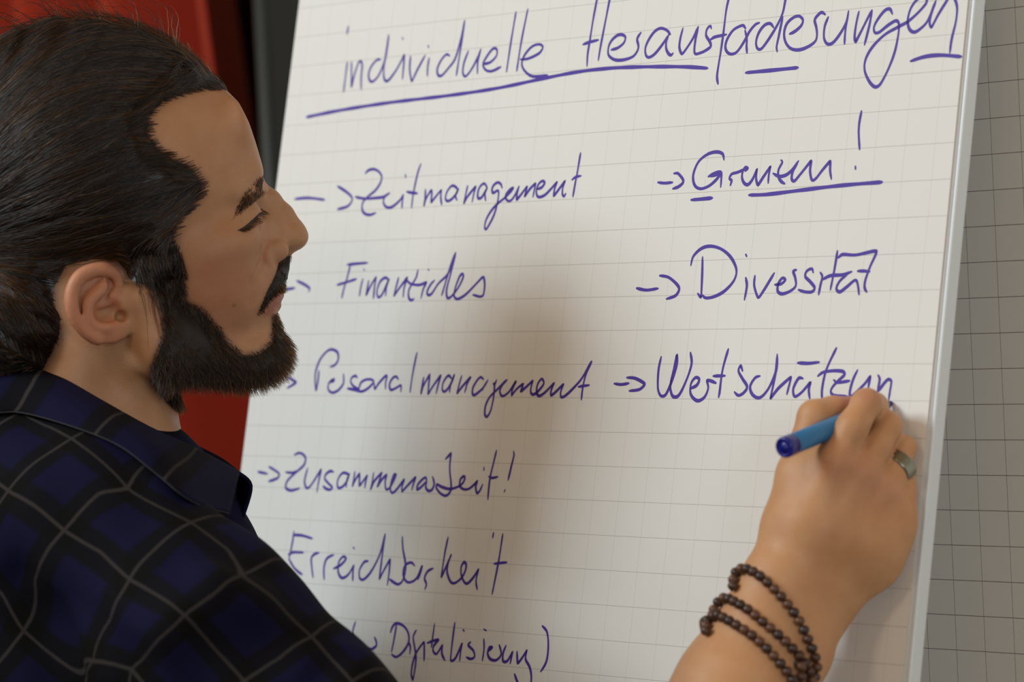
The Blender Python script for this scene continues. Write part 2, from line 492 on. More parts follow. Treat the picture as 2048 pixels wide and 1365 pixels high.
 ('arrow_mark', 'arrow', 500, 880, 3.657, '''
60,235 128,250
140,198 205,240 215,262 195,285 138,305'''),
 ('list_word', 'fourth list word', 500, 880, 3.657, '''
325,112 365,97 405,128 395,185 330,245 275,300 262,350 300,372 362,356
262,238 310,242 350,230
422,208 400,300 412,352 440,342 520,220 500,320 490,385'''),
 ('list_word', 'middle of the fourth list word', 640, 900, 9.309, '''
250,415 190,400 110,460 90,540 150,620 230,700 190,745 120,730 60,680
540,460 440,430 370,490 325,600 340,710 420,690 500,590 545,450 500,570 490,700
650,410 630,550 605,680 660,560 735,450 735,560 735,675 800,590 880,480 850,600 835,710
1000,430 975,600 945,740 1010,590 1150,430 1110,560 1070,690 1150,560 1240,470 1215,600 1230,735 1290,720 1370,580 1415,470 1380,465 1330,600 1310,740 1350,805 1430,740 1520,620 1570,555 1530,680 1530,780 1620,680 1780,515 1740,640 1710,750
1990,610 1970,520 1900,560 1820,660 1810,745 1880,700 1985,590'''),
 ('list_word', 'end of the fourth list word', 820, 890, 9.309, '''
315,690 295,790 340,860 410,840 450,740 440,660 420,595
665,268 720,210 765,165 745,350 745,520 765,700 765,830 720,920 650,950 560,900 490,800 500,740 600,790 740,825 880,790 980,720 1025,620 1000,590 940,650 930,770 1000,830 1090,825 1180,760 1255,680 1225,790 1250,905 1300,860 1355,740
1380,425 1380,475
1612,110 1560,330 1500,580 1470,800 1452,1020
1470,595 1530,620 1635,600
1930,125 1940,190 1890,400 1830,655
1772,840 1758,880'''),
 ('list_word', 'fifth list word', 560, 1040, 4.096, '''
115,95 100,200 72,330
110,126 180,130 265,155
70,285 110,268 192,270
78,330 120,400 180,450
272,475 262,400 257,320 280,285 318,272
362,492 360,400 375,335 402,305 440,290
440,402 500,370 542,320 518,303 482,350 478,430 508,478 560,450 605,375 598,430 596,500
603,228 607,238
722,340 690,348 652,415 655,482 690,488 750,420 820,280 862,118
862,120 840,280 815,485 860,400 902,328 895,430 880,538
1003,140 1008,240 1030,380 1010,490 965,530 900,490
1103,378 1075,352 1030,372 1010,430 1022,490 1060,515 1120,480 1165,378 1150,440 1130,492
1255,400 1210,425 1185,480 1200,530 1187,572'''),
 ('list_word', 'end of the fifth list word', 560, 1040, 4.096, '''
1378,145 1350,280 1322,470 1360,390 1405,285 1380,350 1370,430 1400,512 1442,516 1500,460 1527,380 1510,348 1485,390 1490,470 1528,525 1580,480 1627,408 1607,500 1616,572
1750,108 1743,148
1826,118 1790,350 1738,612
1755,362 1858,350'''),
 ('list_word', 'start of the sixth list word', 680, 1220, 4.551, '''
142,110 120,180 115,240 128,290
205,320 235,358 285,362 330,330 330,290 315,252'''),
 ('list_word', 'sixth list word', 680, 1220, 4.551, '''
460,210 480,155 515,125 580,150 622,215 625,300 570,390 512,432 472,408
515,140 495,260 470,385
628,298 642,345 636,406
695,188 668,250 680,340 692,420 688,510 665,642 650,590 665,480 700,385 765,298 768,380 766,466
862,128 845,250 833,342
795,305 850,285 898,275 852,335 850,380 880,404 932,325 928,400 955,462
1046,118 1025,280 1008,460 1050,445 1112,308 1098,390 1090,468
1122,184 1130,196
1188,298 1168,325 1215,375 1225,430 1190,450 1153,435
1310,268 1312,360 1296,466
1312,180 1332,192
1352,382 1388,345 1362,345 1345,400 1370,452 1425,460 1468,405 1450,322
1512,328 1485,400 1485,468 1522,470 1572,385 1550,492
1612,383 1618,488 1655,445 1702,372 1690,450 1725,520 1742,600 1738,690
1590,588 1610,645 1635,700
1843,150 1885,205 1897,330 1880,470 1828,566'''),
]
M_ink = mat('violet_ink', (0.072, 0.034, 0.34), 0.55, spec=0.3)

def catmull(P, step=0.9):
    P = np.array(P, float)
    if len(P) < 3:
        n = max(2, int(np.linalg.norm(P[-1] - P[0]) / step)); t = np.linspace(0, 1, n)[:, None]
        return P[0] * (1 - t) + P[-1] * t
    # split at cusps: sharp turns stay sharp
    out = [P[0]]
    n = len(P)
    T = np.zeros_like(P)
    for k in range(n):
        a = P[max(k - 1, 0)]; b = P[min(k + 1, n - 1)]
        T[k] = (b - a) / 2
        if 0 < k < n - 1:
            u = P[k] - P[k - 1]; v = P[k + 1] - P[k]
            c = (u @ v) / (np.linalg.norm(u) * np.linalg.norm(v) + 1e-9)
            T[k] *= max(0.12, min(1.0, (c + 1.0)))
    for k in range(n - 1):
        L = np.linalg.norm(P[k + 1] - P[k]); m = max(2, int(L / step))
        c = 0.9 * L / (np.linalg.norm(T[k]) + 1e-9); c2 = 0.9 * L / (np.linalg.norm(T[k + 1]) + 1e-9)
        t0 = T[k] * min(1.0, c * 1.2); t1 = T[k + 1] * min(1.0, c2 * 1.2)
        for s in np.linspace(0, 1, m + 1)[1:]:
            h00 = 2 * s**3 - 3 * s**2 + 1; h10 = s**3 - 2 * s**2 + s; h01 = -2 * s**3 + 3 * s**2; h11 = s**3 - s**2
            out.append(h00 * P[k] + h10 * t0 + h01 * P[k + 1] + h11 * t1)
    return np.array(out)

ns = 0
for (name, what, x0, y0, s, txt) in WORDS:
    V = []; Fc = []
    under = name == 'underline'
    for line in txt.strip().split('\n'):
        pts = [tuple(map(float, q.split(','))) for q in line.split()]
        uvp = [np.array(grid_of(x0 + a / s, y0 + b / s)) * CELL * 1000 for a, b in pts]   # millimetres on the sheet
        C = catmull(uvp)
        if len(C) < 2: continue
        ns += 1
        h = 0.00012 + 0.000004 * (ns % 12)
        T = np.gradient(C, axis=0); Ln = np.linalg.norm(T, axis=1, keepdims=True); Ln[Ln < 1e-9] = 1; T = T / Ln
        N = np.stack([-T[:, 1], T[:, 0]], 1)
        arc = np.concatenate([[0], np.cumsum(np.linalg.norm(np.diff(C, axis=0), axis=1))]); tot = arc[-1]
        e = np.minimum(arc, tot - arc)
        w = (2.3 if not under else 2.6) * (0.80 + 0.28 * np.abs(T[:, 0]) + 0.10 * np.sin(arc * 0.21 + ns))
        if x0 < 1100: w = w * 0.94
        w = w * (0.62 + 0.38 * np.clip(e / 2.6, 0, 1))
        if under: w[-1] *= 0.6
        b0 = len(V)
        for p, nn, ww in zip(C, N, w):
            for sg in (1, -1):
                q = p + nn * ww / 2 * sg
                V.append(BD(q[0] / 1000 / CELL, q[1] / 1000 / CELL, h))
        for k in range(len(C) - 1):
            Fc.append((b0 + 2 * k, b0 + 2 * k + 1, b0 + 2 * k + 3, b0 + 2 * k + 2))
        for idx, sg in ((0, -1), (len(C) - 1, 1)):          # round ends
            base = b0 + 2 * idx; c = C[idx]; t = T[idx] * sg; nn = N[idx]; ww = w[idx] / 2
            arcv = []
            for a in (0.0, 0.5, 1.0, 1.5, 2.0, 2.5, 3.14159):
                q = c + nn * ww * math.cos(a) + t * ww * math.sin(a)
                V.append(BD(q[0] / 1000 / CELL, q[1] / 1000 / CELL, h)); arcv.append(len(V) - 1)
            Fc.append(tuple(arcv))
    me = bpy.data.meshes.new(name); me.from_pydata([tuple(v) for v in V], [], Fc); me.update()
    # all faces look towards the reader
    bm = bmesh.new(); bm.from_mesh(me)
    nrm = Vector(-EZ)
    for f in bm.faces:
        f.normal_update()
        if f.normal.dot(nrm) < 0: f.normal_flip()
    bm.to_mesh(me); bm.free()
    tag(link_mesh(name, me, M_ink, pad), 'violet ink, ' + what)

# ------------------------------------------------------------------ implicit surface modelling
BIG = 0.12
def cap(a, b, r1, r2=None, k=0.01, op='+'):
    a = np.asarray(a, float); b = np.asarray(b, float); r2 = r1 if r2 is None else r2
    c = (a + b) / 2
    return dict(t='c', a=a, b=b, r1=r1, r2=r2, c=c, R=np.linalg.norm(b - a) / 2 + max(r1, r2), k=k, op=op)
def ell(c, rad, ax=None, k=0.01, op='+', back=None):
    ax = np.eye(3) if ax is None else ax      # rows = axes
    R = max(rad) if back is None else max(max(rad), back)
    return dict(t='e', c=np.asarray(c, float), rad=np.asarray(rad, float), ax=ax, R=R, k=k, op=op, back=back)
def chain(P, r, k=0.01, op='+'):
    rs = r if hasattr(r, '__len__') else [r] * len(P)
    return [cap(P[i], P[i + 1], rs[i], rs[i + 1], k, op) for i in range(len(P) - 1)]
def prim_d(p, X):
    if p['t'] == 'c':
        ab = (p['b'] - p['a']).astype(np.float32); v = X - p['a'].astype(np.float32)
        t = np.clip((v @ ab) / max(ab @ ab, 1e-12), 0, 1)
        v = v - t[..., None] * ab
        return np.sqrt((v * v).sum(-1)) - (p['r1'] + (p['r2'] - p['r1']) * t)
    if p['t'] == 'e':
        v = (X - p['c'].astype(np.float32)) @ p['ax'].T.astype(np.float32)
        rad = np.broadcast_to(p['rad'].astype(np.float32), v.shape)
        if p['back'] is not None:
            rad = rad.copy(); rad[..., 0] = np.where(v[..., 0] < 0, p['back'], rad[..., 0])
        q = v / rad
        k0 = np.sqrt((q * q).sum(-1)) + 1e-9
        k1 = np.sqrt(((q / rad) ** 2).sum(-1)) + 1e-9
        return k0 * (k0 - 1) / k1
    return p['f'](X)
def smin(a, b, k):
    h = np.maximum(k - np.abs(a - b), 0) / k
    return np.minimum(a, b) - h * h * k * 0.25
def ev(prims, X, C, rad):
    """X (n,K,3) samples in blocks with centres C (n,3)"""
    D = np.full(X.shape[:2], BIG, np.float32)
    for p in prims:
        m = np.linalg.norm(C - p['c'], axis=1) - p['R'] < rad + 2 * p['k'] + 0.012
        if not m.any(): continue
        d = prim_d(p, X[m]).astype(np.float32); k = p['k']
        if p['op'] == '+': D[m] = smin(D[m], d, k)
        elif p['op'] == '-': D[m] = -smin(-D[m], d, k)
        elif p['op'] == '&': D[m] = -smin(-D[m], -d, k)
        elif p['op'] == 'add': D[m] = D[m] + d
    return D
NB = 12
def mesh_field(field, lo, hi, h):
    """surface nets over sparse blocks; field(X, C, rad)"""
    lo = np.asarray(lo, float); hi = np.asarray(hi, float)
    nb = np.maximum(1, np.ceil((hi - lo) / (NB * h)).astype(int))
    I = np.stack(np.meshgrid(*[np.arange(n) for n in nb], indexing='ij'), -1).reshape(-1, 3)
    C = lo + (I + 0.5) * NB * h
    diag = NB * h * 0.5 * 1.7321
    D0 = np.concatenate([field(c[:, None, :].astype(np.float32), c, diag * 1.6)[:, 0] for c in np.array_split(C, max(1, len(C) // 40000))])
    keep = np.abs(D0) < diag * 1.6
    I = I[keep]; C = C[keep]
    g = np.arange(NB + 1)
    off = np.stack(np.meshgrid(g, g, g, indexing='ij'), -1).reshape(-1, 3)
    keys = []; verts = []; edges = []
    DIM = (nb * NB + 2).astype(np.int64)
    def key(J): return (J[..., 0] * DIM[1] + J[..., 1]) * DIM[2] + J[..., 2]
    for s in range(0, len(I), 400):
        Ib = I[s:s + 400]; Cb = C[s:s + 400]
        J = Ib[:, None, :] * NB + off[None]
        X = (lo + J * h).astype(np.float32)
        D = field(X, Cb, diag).reshape(len(Ib), NB + 1, NB + 1, NB + 1)
        S = D < 0
        n = NB
        cnt = sum(S[:, a:a + n, b:b + n, c:c + n].astype(np.int8) for a in (0, 1) for b in (0, 1) for c in (0, 1))
        bi, x, y, z = np.nonzero((cnt > 0) & (cnt < 8))
        if len(bi):
            acc = np.zeros((len(bi), 3)); num = np.zeros(len(bi))
            cor = {(a, b, c): D[bi, x + a, y + b, z + c] for a in (0, 1) for b in (0, 1) for c in (0, 1)}
            for ax in range(3):
                for u in (0, 1):
                    for v in (0, 1):
                        o1 = [0, 0, 0]; o1[(ax + 1) % 3] = u; o1[(ax + 2) % 3] = v; o2 = list(o1); o2[ax] = 1
                        d1 = cor[tuple(o1)]; d2 = cor[tuple(o2)]
                        m = (d1 < 0) != (d2 < 0)
                        t = np.where(m, d1 / np.where(m, d1 - d2, 1), 0)
                        pt = np.tile(np.array(o1, float), (len(bi), 1)); pt[:, ax] += t
                        acc[m] += pt[m]; num[m] += 1
            G = Ib[bi] * NB + np.stack([x, y, z], 1)
            keys.append(key(G)); verts.append(lo + (G + acc / num[:, None]) * h)
        for ax in range(3):
            sl = [slice(0, n)] * 3; sh = [slice(0, n)] * 3; sh[ax] = slice(1, n + 1)
            a = S[(slice(None), *sl)]; b = S[(slice(None), *sh)]
            bi, x, y, z = np.nonzero(a != b)
            if len(bi):
                edges.append(np.concatenate([Ib[bi] * NB + np.stack([x, y, z], 1), np.full((len(bi), 1), ax), a[bi, x, y, z][:, None].astype(int)], 1))
    keys = np.concatenate(keys); verts = np.concatenate(verts); E_ = np.concatenate(edges)
    o = np.argsort(keys); keys = keys[o]; verts = verts[o]
    quads = []
    for ax in range(3):
        e = E_[E_[:, 3] == ax]; G = e[:, :3]
        u = np.zeros(3, int); u[(ax + 1) % 3] = 1; v = np.zeros(3, int); v[(ax + 2) % 3] = 1
        q = np.stack([key(G - u - v), key(G - v), key(G), key(G - u)], 1)
        idx = np.clip(np.searchsorted(keys, q), 0, len(keys) - 1)
        ok = (keys[idx] == q).all(1)
        idx = idx[ok]; fl = e[ok, 4] == 0
        idx[fl] = idx[fl][:, ::-1]
        quads.append(idx)
    return verts.astype(np.float32), np.concatenate(quads).astype(np.int32)

def relax(V, Q, it=1, w=0.5):
    n = len(V); V = V.astype(np.float64)
    a = np.concatenate([Q[:, i] for i in range(4)]); b = np.concatenate([Q[:, (i + 1) % 4] for i in range(4)])
    cnt = np.bincount(a, minlength=n) + np.bincount(b, minlength=n)
    for _ in range(it):
        s = np.stack([np.bincount(a, V[b, c], n) + np.bincount(b, V[a, c], n) for c in range(3)], 1)
        V = V * (1 - w) + w * s / np.maximum(cnt, 1)[:, None]
    return V.astype(np.float32)

# ------------------------------------------------------------------ head frame
# HX forward along the face, HN into the picture (his left), HZ up; 1 unit = 1 px at the head's distance
D0 = 2.15
HC = U(330, 420, D0)
HN = HC - CAM; HN /= np.linalg.norm(HN)
HZ = np.array([0, 0, 1.0]); HX = np.cross(HN, HZ); HX /= np.linalg.norm(HX)
HX = HX if HX @ CX > 0 else -HX
HZ = np.cross(HX, HN); HZ = HZ if HZ[2] > 0 else -HZ
PXM = np.linalg.norm(HC - CAM) / F / math.sqrt(1 + ((330 - 1024) / F) ** 2 + ((420 - 682.5) / F) ** 2)
def H(x, y, d=0.0):
    return HC + HX * ((x - 330) * PXM) - HZ * ((y - 420) * PXM) + HN * (d * PXM)
def toH(X):
    v = (X - HC) / PXM
    return v @ HX + 330, 420 - v @ HZ, v @ HN
def hax(deg=0.0):
    """axes rows: forward, up, lateral, turned in the profile plane; positive = front end down"""
    a = math.radians(deg)
    return np.array([HX * math.cos(a) - HZ * math.sin(a), HX * math.sin(a) + HZ * math.cos(a), HN])
S_ = PXM
def he(x, y, d, rx, ry, rd, deg=0, k=12, op='+', back=None):
    return ell(H(x, y, d), (rx * S_, ry * S_, rd * S_), hax(deg), k * S_, op, None if back is None else back * S_)
def hc(p, q, r1, r2=None, k=12, op='+'):
    return cap(H(*p), H(*q), r1 * S_, (r1 if r2 is None else r2) * S_, k * S_, op)
def hch(P, r, k=12, op='+'):
    rs = r if hasattr(r, '__len__') else [r] * len(P)
    return [hc(P[i], P[i + 1], rs[i], rs[i + 1], k, op) for i in range(len(P) - 1)]
def both(L):
    """list of (fn, args) mirrored to the left side by negating the lateral coordinate"""
    out = []
    for p in L:
        out.append(p)
        q = dict(p)
        def mir(v):
            d = (v - HC) @ HN
            return v - 2 * d * HN
        q['c'] = mir(p['c'])
        if p['t'] == 'c': q['a'] = mir(p['a']); q['b'] = mir(p['b'])
        if p['t'] == 'e':
            ax = p['ax'].copy()
            q['ax'] = np.array([a - 2 * (a @ HN) * HN for a in ax])
        out.append(q)
    return out

def poly_sd(P, x, y):
    """signed distance to a closed polygon (inside negative)"""
    P = np.array(P, np.float32); n = len(P)
    d = np.full(x.shape, 1e9, np.float32); ins = np.zeros(x.shape, bool)
    for i in range(n):
        ax_, ay_ = P[i]; bx_, by_ = P[(i + 1) % n]
        ex, ey = bx_ - ax_, by_ - ay_
        wx, wy = x - ax_, y - ay_
        t = np.clip((wx * ex + wy * ey) / (ex * ex + ey * ey + 1e-9), 0, 1)
        d = np.minimum(d, (wx - ex * t) ** 2 + (wy - ey * t) ** 2)
        c = (ay_ > y) != (by_ > y)
        with np.errstate(divide='ignore', invalid='ignore'):
            xi = ax_ + (y - ay_) * ex / (ey if abs(ey) > 1e-9 else 1e-9)
        ins ^= c & (x < xi)
    d = np.sqrt(d)
    return np.where(ins, -d, d)

PROFILE = [(300, -300), (440, 150), (466, 190), (485, 215), (503, 256), (516, 296), (526, 330), (530, 350), (529, 366), (524, 385), (530, 430),
           (548, 500), (564, 530), (559, 556), (551, 585), (556, 603), (553, 617), (542, 629), (540, 655), (549, 684), (550, 712),
           (536, 740), (500, 758), (430, 765), (368, 782), (352, 820), (340, 900), (345, 1300), (-500, 1300), (-500, -300)]
def prof_f(X):
    x, y, d = toH(X)
    return poly_sd(PROFILE, x, y) * S_
clip = dict(t='f', f=prof_f, c=H(250, 450, 0), R=0.30, k=16 * S_, op='&')

head = [he(232, 322, 0, 292, 240, 212, 6, 40),                 # cranium
        he(300, 360, 0, 225, 190, 196, 0, 40),                 # temples
        he(385, 540, 0, 160, 175, 158, -6, 50),                # mid face
        he(460, 600, 0, 100, 95, 84, 0, 44),                  # muzzle
        he(500, 712, 0, 62, 50, 70, 0, 40)]                    # chin
head += both([hc((268, 590, -168), (300, 692, -142), 40, 44, 50),
              hc((300, 692, -142), (495, 722, -32), 44, 40, 55),
              he(425, 500, -118, 92, 46, 46, -16, 40),         # cheekbone
              he(436, 580, -86, 62, 60, 38, 0, 50)])           # cheek
head += [he(490, 250, 0, 48, 95, 128, 14, 50)]                 # forehead
head += both([hc((512, 352, -22), (500, 356, -78), 22, 22, 26), hc((500, 356, -78), (462, 386, -124), 22, 20, 26)])
head += both([he(537, 428, -74, 44, 34, 40, -14, 26, '-')])    # eye socket
head += [clip]
# closed, lowered eyelid over the eye
head += both([he(484, 441, -86, 37, 35, 36, 0, 9)])
head += both([hc((498, 398, -112), (528, 388, -52), 12, 10, 16), hc((474, 472, -122), (508, 466, -74), 9, 8, 14)])
# nose
head += hch([(523, 384, 0), (545, 408, 0), (567, 438, 0), (584, 466, 0)], [14, 15, 17, 20], 14)
head += [he(590, 486, 0, 24, 25, 25, 30, 12), hc((586, 496, 0), (556, 528, 0), 12, 13, 12)]
head += both([hc((520, 420, -16), (556, 482, -24), 24, 22, 24), he(544, 512, -43, 27, 23, 19, -25, 8),
              hc((568, 490, -14), (582, 488, -10), 17, 18, 14), hc((520, 470, -46), (512, 530, -66), 20, 22, 28)])
head += both([he(560, 525, -26, 15, 8, 10, -30, 5, '-')])
def surf_d(P2, prims):
    """lateral coordinate of the near surface at profile points"""
    ds = np.arange(-280, 20, 2.0); out = []
    for (x, y) in P2:
        X = np.array([H(x, y, d) for d in ds])[None].astype(np.float32)
        f = ev(prims, X, X.mean(1), 0.3)[0]
        k = np.nonzero(f < 0)[0]
        out.append(float(ds[k[0]]) if len(k) else 0.0)
    return out
def on_face(P2, lift=0):
    return [(x, y, d - lift) for (x, y), d in zip(P2, surf_d(P2, head))]
head += both([he(546, 512, on_face([(546, 512)])[0][2] + 8, 26, 22, 15, -25, 7)])
head += both(hch(on_face([(540, 488), (527, 496), (519, 512), (519, 530), (528, 540)], 1), [1.5, 4, 5, 5, 3], 9, '-'))
# fold from the nose wing to the mouth corner
head += both(hch(on_face([(512, 538), (496, 572), (490, 610)], 2), [2, 3, 2], 16, '-'))
# mouth
head += both([hch([(544, 600, 0), (536, 606, -30), (507, 631, -62)], [13, 12, 6], 9)[0], hch([(544, 600, 0), (536, 606, -30), (507, 631, -62)], [13, 12, 6], 9)[1]])
head += both(hch([(538, 622, 0), (528, 627, -28), (506, 637, -60)], [13, 12, 6], 7))
head += both(hch([(558, 616, 0), (545, 618, -34), (504, 636, -72)], [3.0, 3.0, 3.5], 5, '-'))
# neck
neck = [hc((172, 640, 0), (176, 1010, 0), 146, 150, 40), hc((150, 560, 0), (90, 900, 0), 130, 150, 50)]
neck += both([hc((210, 655, -150), (300, 905, -52), 30, 26, 26), hc((150, 690, -120), (60, 930, -150), 40, 60, 50)])
neck += [he(296, 812, 0, 26, 34, 28, 0, 24)]

def ed(x): return -196 - (250 - x) * 0.36
EARN = (HX * 0.34 - HN * 0.94); EARN /= np.linalg.norm(EARN)    # outward normal of the ear plate
EX1 = np.cross(HZ, EARN); EX1 /= np.linalg.norm(EX1)
EAX = np.array([EX1, np.cross(EARN, EX1), EARN])
def ee(x, y, lift, rx, ry, rn, k=6, op='+', deg=0):
    a = math.radians(deg)
    ax = np.array([EAX[0] * math.cos(a) + EAX[1] * math.sin(a), -EAX[0] * math.sin(a) + EAX[1] * math.cos(a), EARN])
    return ell(H(x, y, ed(x)) + EARN * lift * S_, (rx * S_, ry * S_, rn * S_), ax, k * S_, op)
def ec(P, r, k=6, op='+', lift=0):
    rs = r if hasattr(r, '__len__') else [r] * len(P)
    A = np.array([(x, y, (l[0] if l else lift), rr) for (x, y, *l), rr in zip(P, rs)], float)
    tt = np.linspace(0, len(A) - 1, 3 * len(A) - 2); B = []
    for t in tt:
        i = min(int(t), len(A) - 2); f = t - i; p0 = A[max(i - 1, 0)]; p1 = A[i]; p2 = A[i + 1]; p3 = A[min(i + 2, len(A) - 1)]
        B.append(0.5 * (2 * p1 + (p2 - p0) * f + (2 * p0 - 5 * p1 + 4 * p2 - p3) * f * f + (3 * p1 - p0 - 3 * p2 + p3) * f ** 3))
    P = [(b[0], b[1], b[2]) for b in B]; rs = [b[3] for b in B]
    Q = [H(x, y, ed(x)) + EARN * ((l[0] if l else lift) * S_) for (x, y, *l) in P]
    return chain(Q, [a * S_ for a in rs], k * S_, op)
ear = [ee(196, 594, -12, 50, 70, 13, 16, '+', 0), ee(228, 600, -30, 34, 50, 30, 26)]
ear += [ee(214, 640, -4, 44, 34, 11, 14, '+', 0)]
ear += ec([(229, 578, -6), (232, 556, 0), (224, 538, 4), (206, 529, 6), (184, 530, 6), (163, 538, 6), (149, 554, 6), (142, 574, 6), (141, 596, 6), (146, 618, 5), (157, 638, 4), (172, 654, 2), (190, 665, 0)],
          [8, 9, 10.5, 11.5, 12, 12, 11.5, 11.5, 11.5, 11, 10, 10, 10], 7)
ear += ec([(206, 556, 0), (197, 570, 2), (180, 584, 3), (171, 603, 3), (173, 624, 2), (185, 638, 1), (204, 644, 1)], [8, 9, 10, 10, 10, 9, 9], 8)
ear += ec([(214, 548, -1), (221, 560, -2), (210, 576, -2), (200, 590, -1)], [3.5, 4, 4, 3], 6, '-', 2)
ear += ec([(158, 560, 0), (155, 590, 0), (160, 620, 0), (176, 644, 0), (190, 652, 0)], [2.5, 3.5, 3.5, 3.5, 2.5], 6, '-', 2)
ear += [ee(208, 610, 6, 27, 24, 26, 8, '-'), ee(236, 622, 0, 11, 11, 24, 6, '-')]
ear += [ee(252, 598, -2, 12, 18, 10, 7), ee(206, 640, 4, 17, 8, 7, 7)]
ear += ec([(196, 600, -12), (216, 592, -10), (229, 580, -6)], [6, 6, 7], 7)
ears = both(ear)

# ------------------------------------------------------------------ right arm and hand (palm towards the sheet)
mm = 0.001
def uc(P, k=0.010, op='+'):
    """chain of (px, py, D, radius mm)"""
    pts = [U(a, b, c) for a, b, c, r in P]
    return chain(pts, [r * mm for *_, r in P], k, op)
SH = (408, 1302, 1.985)
ELB = (1180, 1840, 1.895)
arm = uc([(*SH, 52), (786, 1625, 1.93, 45), (*ELB, 42)], 0.03)
arm += uc([(*ELB, 42), (1330, 1625, 1.920, 46), (1492, 1372, 1.962, 37.5), (1545, 1265, 1.974, 29.5)], 0.03)
arm += uc([(1545, 1265, 1.972, 27), (1566, 1195, 1.972, 21)], 0.02)
arm += uc([(1590, 1290, 1.972, 24), (1618, 1215, 1.985, 20)], 0.02)
arm += uc([(1520, 1235, 1.962, 19), (1548, 1160, 1.968, 17)], 0.02)
# metacarpals
hand = uc([(1560, 1190, 1.972, 19), (1612, 1050, 1.968, 14.5), (1668, 925, 1.966, 11.5)], 0.018)
hand += uc([(1590, 1200, 1.976, 19), (1660, 1060, 1.971, 14.5), (1722, 950, 1.973, 11.5)], 0.018)
hand += uc([(1618, 1210, 1.985, 19), (1704, 1080, 1.977, 14), (1768, 985, 1.981, 11)], 0.018)
hand += uc([(1640, 1215, 1.990, 17), (1742, 1095, 1.984, 15), (1794, 1028, 1.985, 11)], 0.018)
hand += uc([(1660, 1200, 1.995, 12), (1745, 1125, 1.989, 13.5), (1786, 1060, 1.987, 12)], 0.016)
# thumb
hand += uc([(1556, 1150, 1.980, 14), (1580, 1050, 1.984, 14), (1603, 945, 1.984, 13)], 0.018)
hand += uc([(1603, 945, 1.984, 13), (1618, 880, 1.986, 10.6), (1630, 835, 1.988, 10.8)], 0.007)
hand += uc([(1630, 835, 1.988, 10.8), (1665, 824, 1.998, 9.4), (1706, 818, 2.007, 8.6)], 0.006)
hand += uc([(1612, 960, 1.982, 12), (1650, 960, 1.980, 11)], 0.020)
# index finger: knuckle, middle joint, end joint, tip on the pen
hand += uc([(1668, 925, 1.966, 11.5), (1705, 855, 1.968, 9.6), (1733, 808, 1.977, 9.7)], 0.007)
hand += uc([(1733, 808, 1.977, 9.7), (1750, 812, 1.994, 8.2), (1757, 822, 2.003, 7.4)], 0.004)
# middle finger
hand += uc([(1722, 950, 1.973, 11.5), (1752, 895, 1.980, 9.4), (1775, 853, 1.988, 9.3)], 0.005)
hand += uc([(1775, 853, 1.988, 9.3), (1768, 850, 2.002, 8.0), (1752, 848, 2.007, 7.2)], 0.004)
# ring finger
hand += uc([(1768, 985, 1.981, 11), (1792, 938, 1.988, 8.8), (1806, 897, 1.996, 8.4)], 0.005)
hand += uc([(1806, 897, 1.996, 8.4), (1788, 890, 2.004, 7.2), (1762, 895, 2.008, 6.6)], 0.004)
# little finger
hand += uc([(1794, 1028, 1.985, 10.5), (1806, 985, 1.992, 7.8), (1806, 955, 1.998, 7.2)], 0.006)
hand += uc([(1806, 955, 1.998, 7.2), (1790, 945, 2.004, 6.4), (1768, 945, 2.008, 6.0)], 0.004)
# tendons, knuckles, creases between the fingers
hand += uc([(1612, 1080, 1.9620, 4), (1668, 925, 1.9590, 6)], 0.010)
hand += uc([(1650, 1080, 1.9620, 3.5), (1724, 945, 1.9655, 5.5)], 0.010)
hand += uc([(1700, 1090, 1.9680, 3.5), (1768, 985, 1.9735, 4.5)], 0.010)
hand += uc([(1718, 902, 1.9590, 2.6), (1742, 862, 1.9640, 2.2)], 0.004, '-')

# torso core under the shirt
torso = uc([(205, 1010, 2.14, 56), (180, 1260, 2.13, 100), (120, 1700, 2.13, 112), (110, 2350, 2.13, 110)], 0.05)
torso += uc([(170, 1130, 2.10, 62), (*SH, 55)], 0.04)
torso += uc([(180, 1130, 2.18, 62), (260, 1290, 2.28, 50)], 0.04)

SKIN = head + neck + ears + torso + arm + hand
HEADONLY = head + neck
def fld(prims):
    return lambda X, C, r: ev(prims, X, C, r)
def bounds(prims, pad=0.02):
    lo = np.min([p['c'] - p['R'] for p in prims if p['op'] == '+'], 0) - pad
    hi = np.max([p['c'] + p['R'] for p in prims if p['op'] == '+'], 0) + pad
    return lo, hi

import time as _t
_t0 = _t.time()
VOX = 0.0016
lo, hi = bounds(SKIN)
V, Q = mesh_field(fld(SKIN), lo, hi, VOX)
V = relax(V, Q, 2, 0.5)
def biggest(V, Q):
    lab = np.arange(len(V))
    for _ in range(4000):
        m = lab[Q].min(1); new = lab.copy()
        for c in range(4): np.minimum.at(new, Q[:, c], m)
        new = new[new]; new = new[new]
        if (new == lab).all(): break
        lab = new
    u, c = np.unique(lab, return_counts=True)
    keep = lab == u[c.argmax()]
    idx = np.cumsum(keep) - 1
    return V[keep], idx[Q[keep[Q].all(1)]].astype(np.int32), c
V, Q, _cc = biggest(V, Q)
print('components', np.sort(_cc)[::-1][:8])
# keep only the connected figure
_e = np.concatenate([np.sort(Q[:, [i, (i + 1) % 4]], 1) for i in range(4)])
_u, _c = np.unique(_e[:, 0].astype(np.int64) * len(V) + _e[:, 1], return_counts=True)
print('skin', len(V), len(Q), 'open edges', (_c == 1).sum(), V[np.unique(np.concatenate([_u[_c == 1] // len(V)]))][:10], _t.time() - _t0)

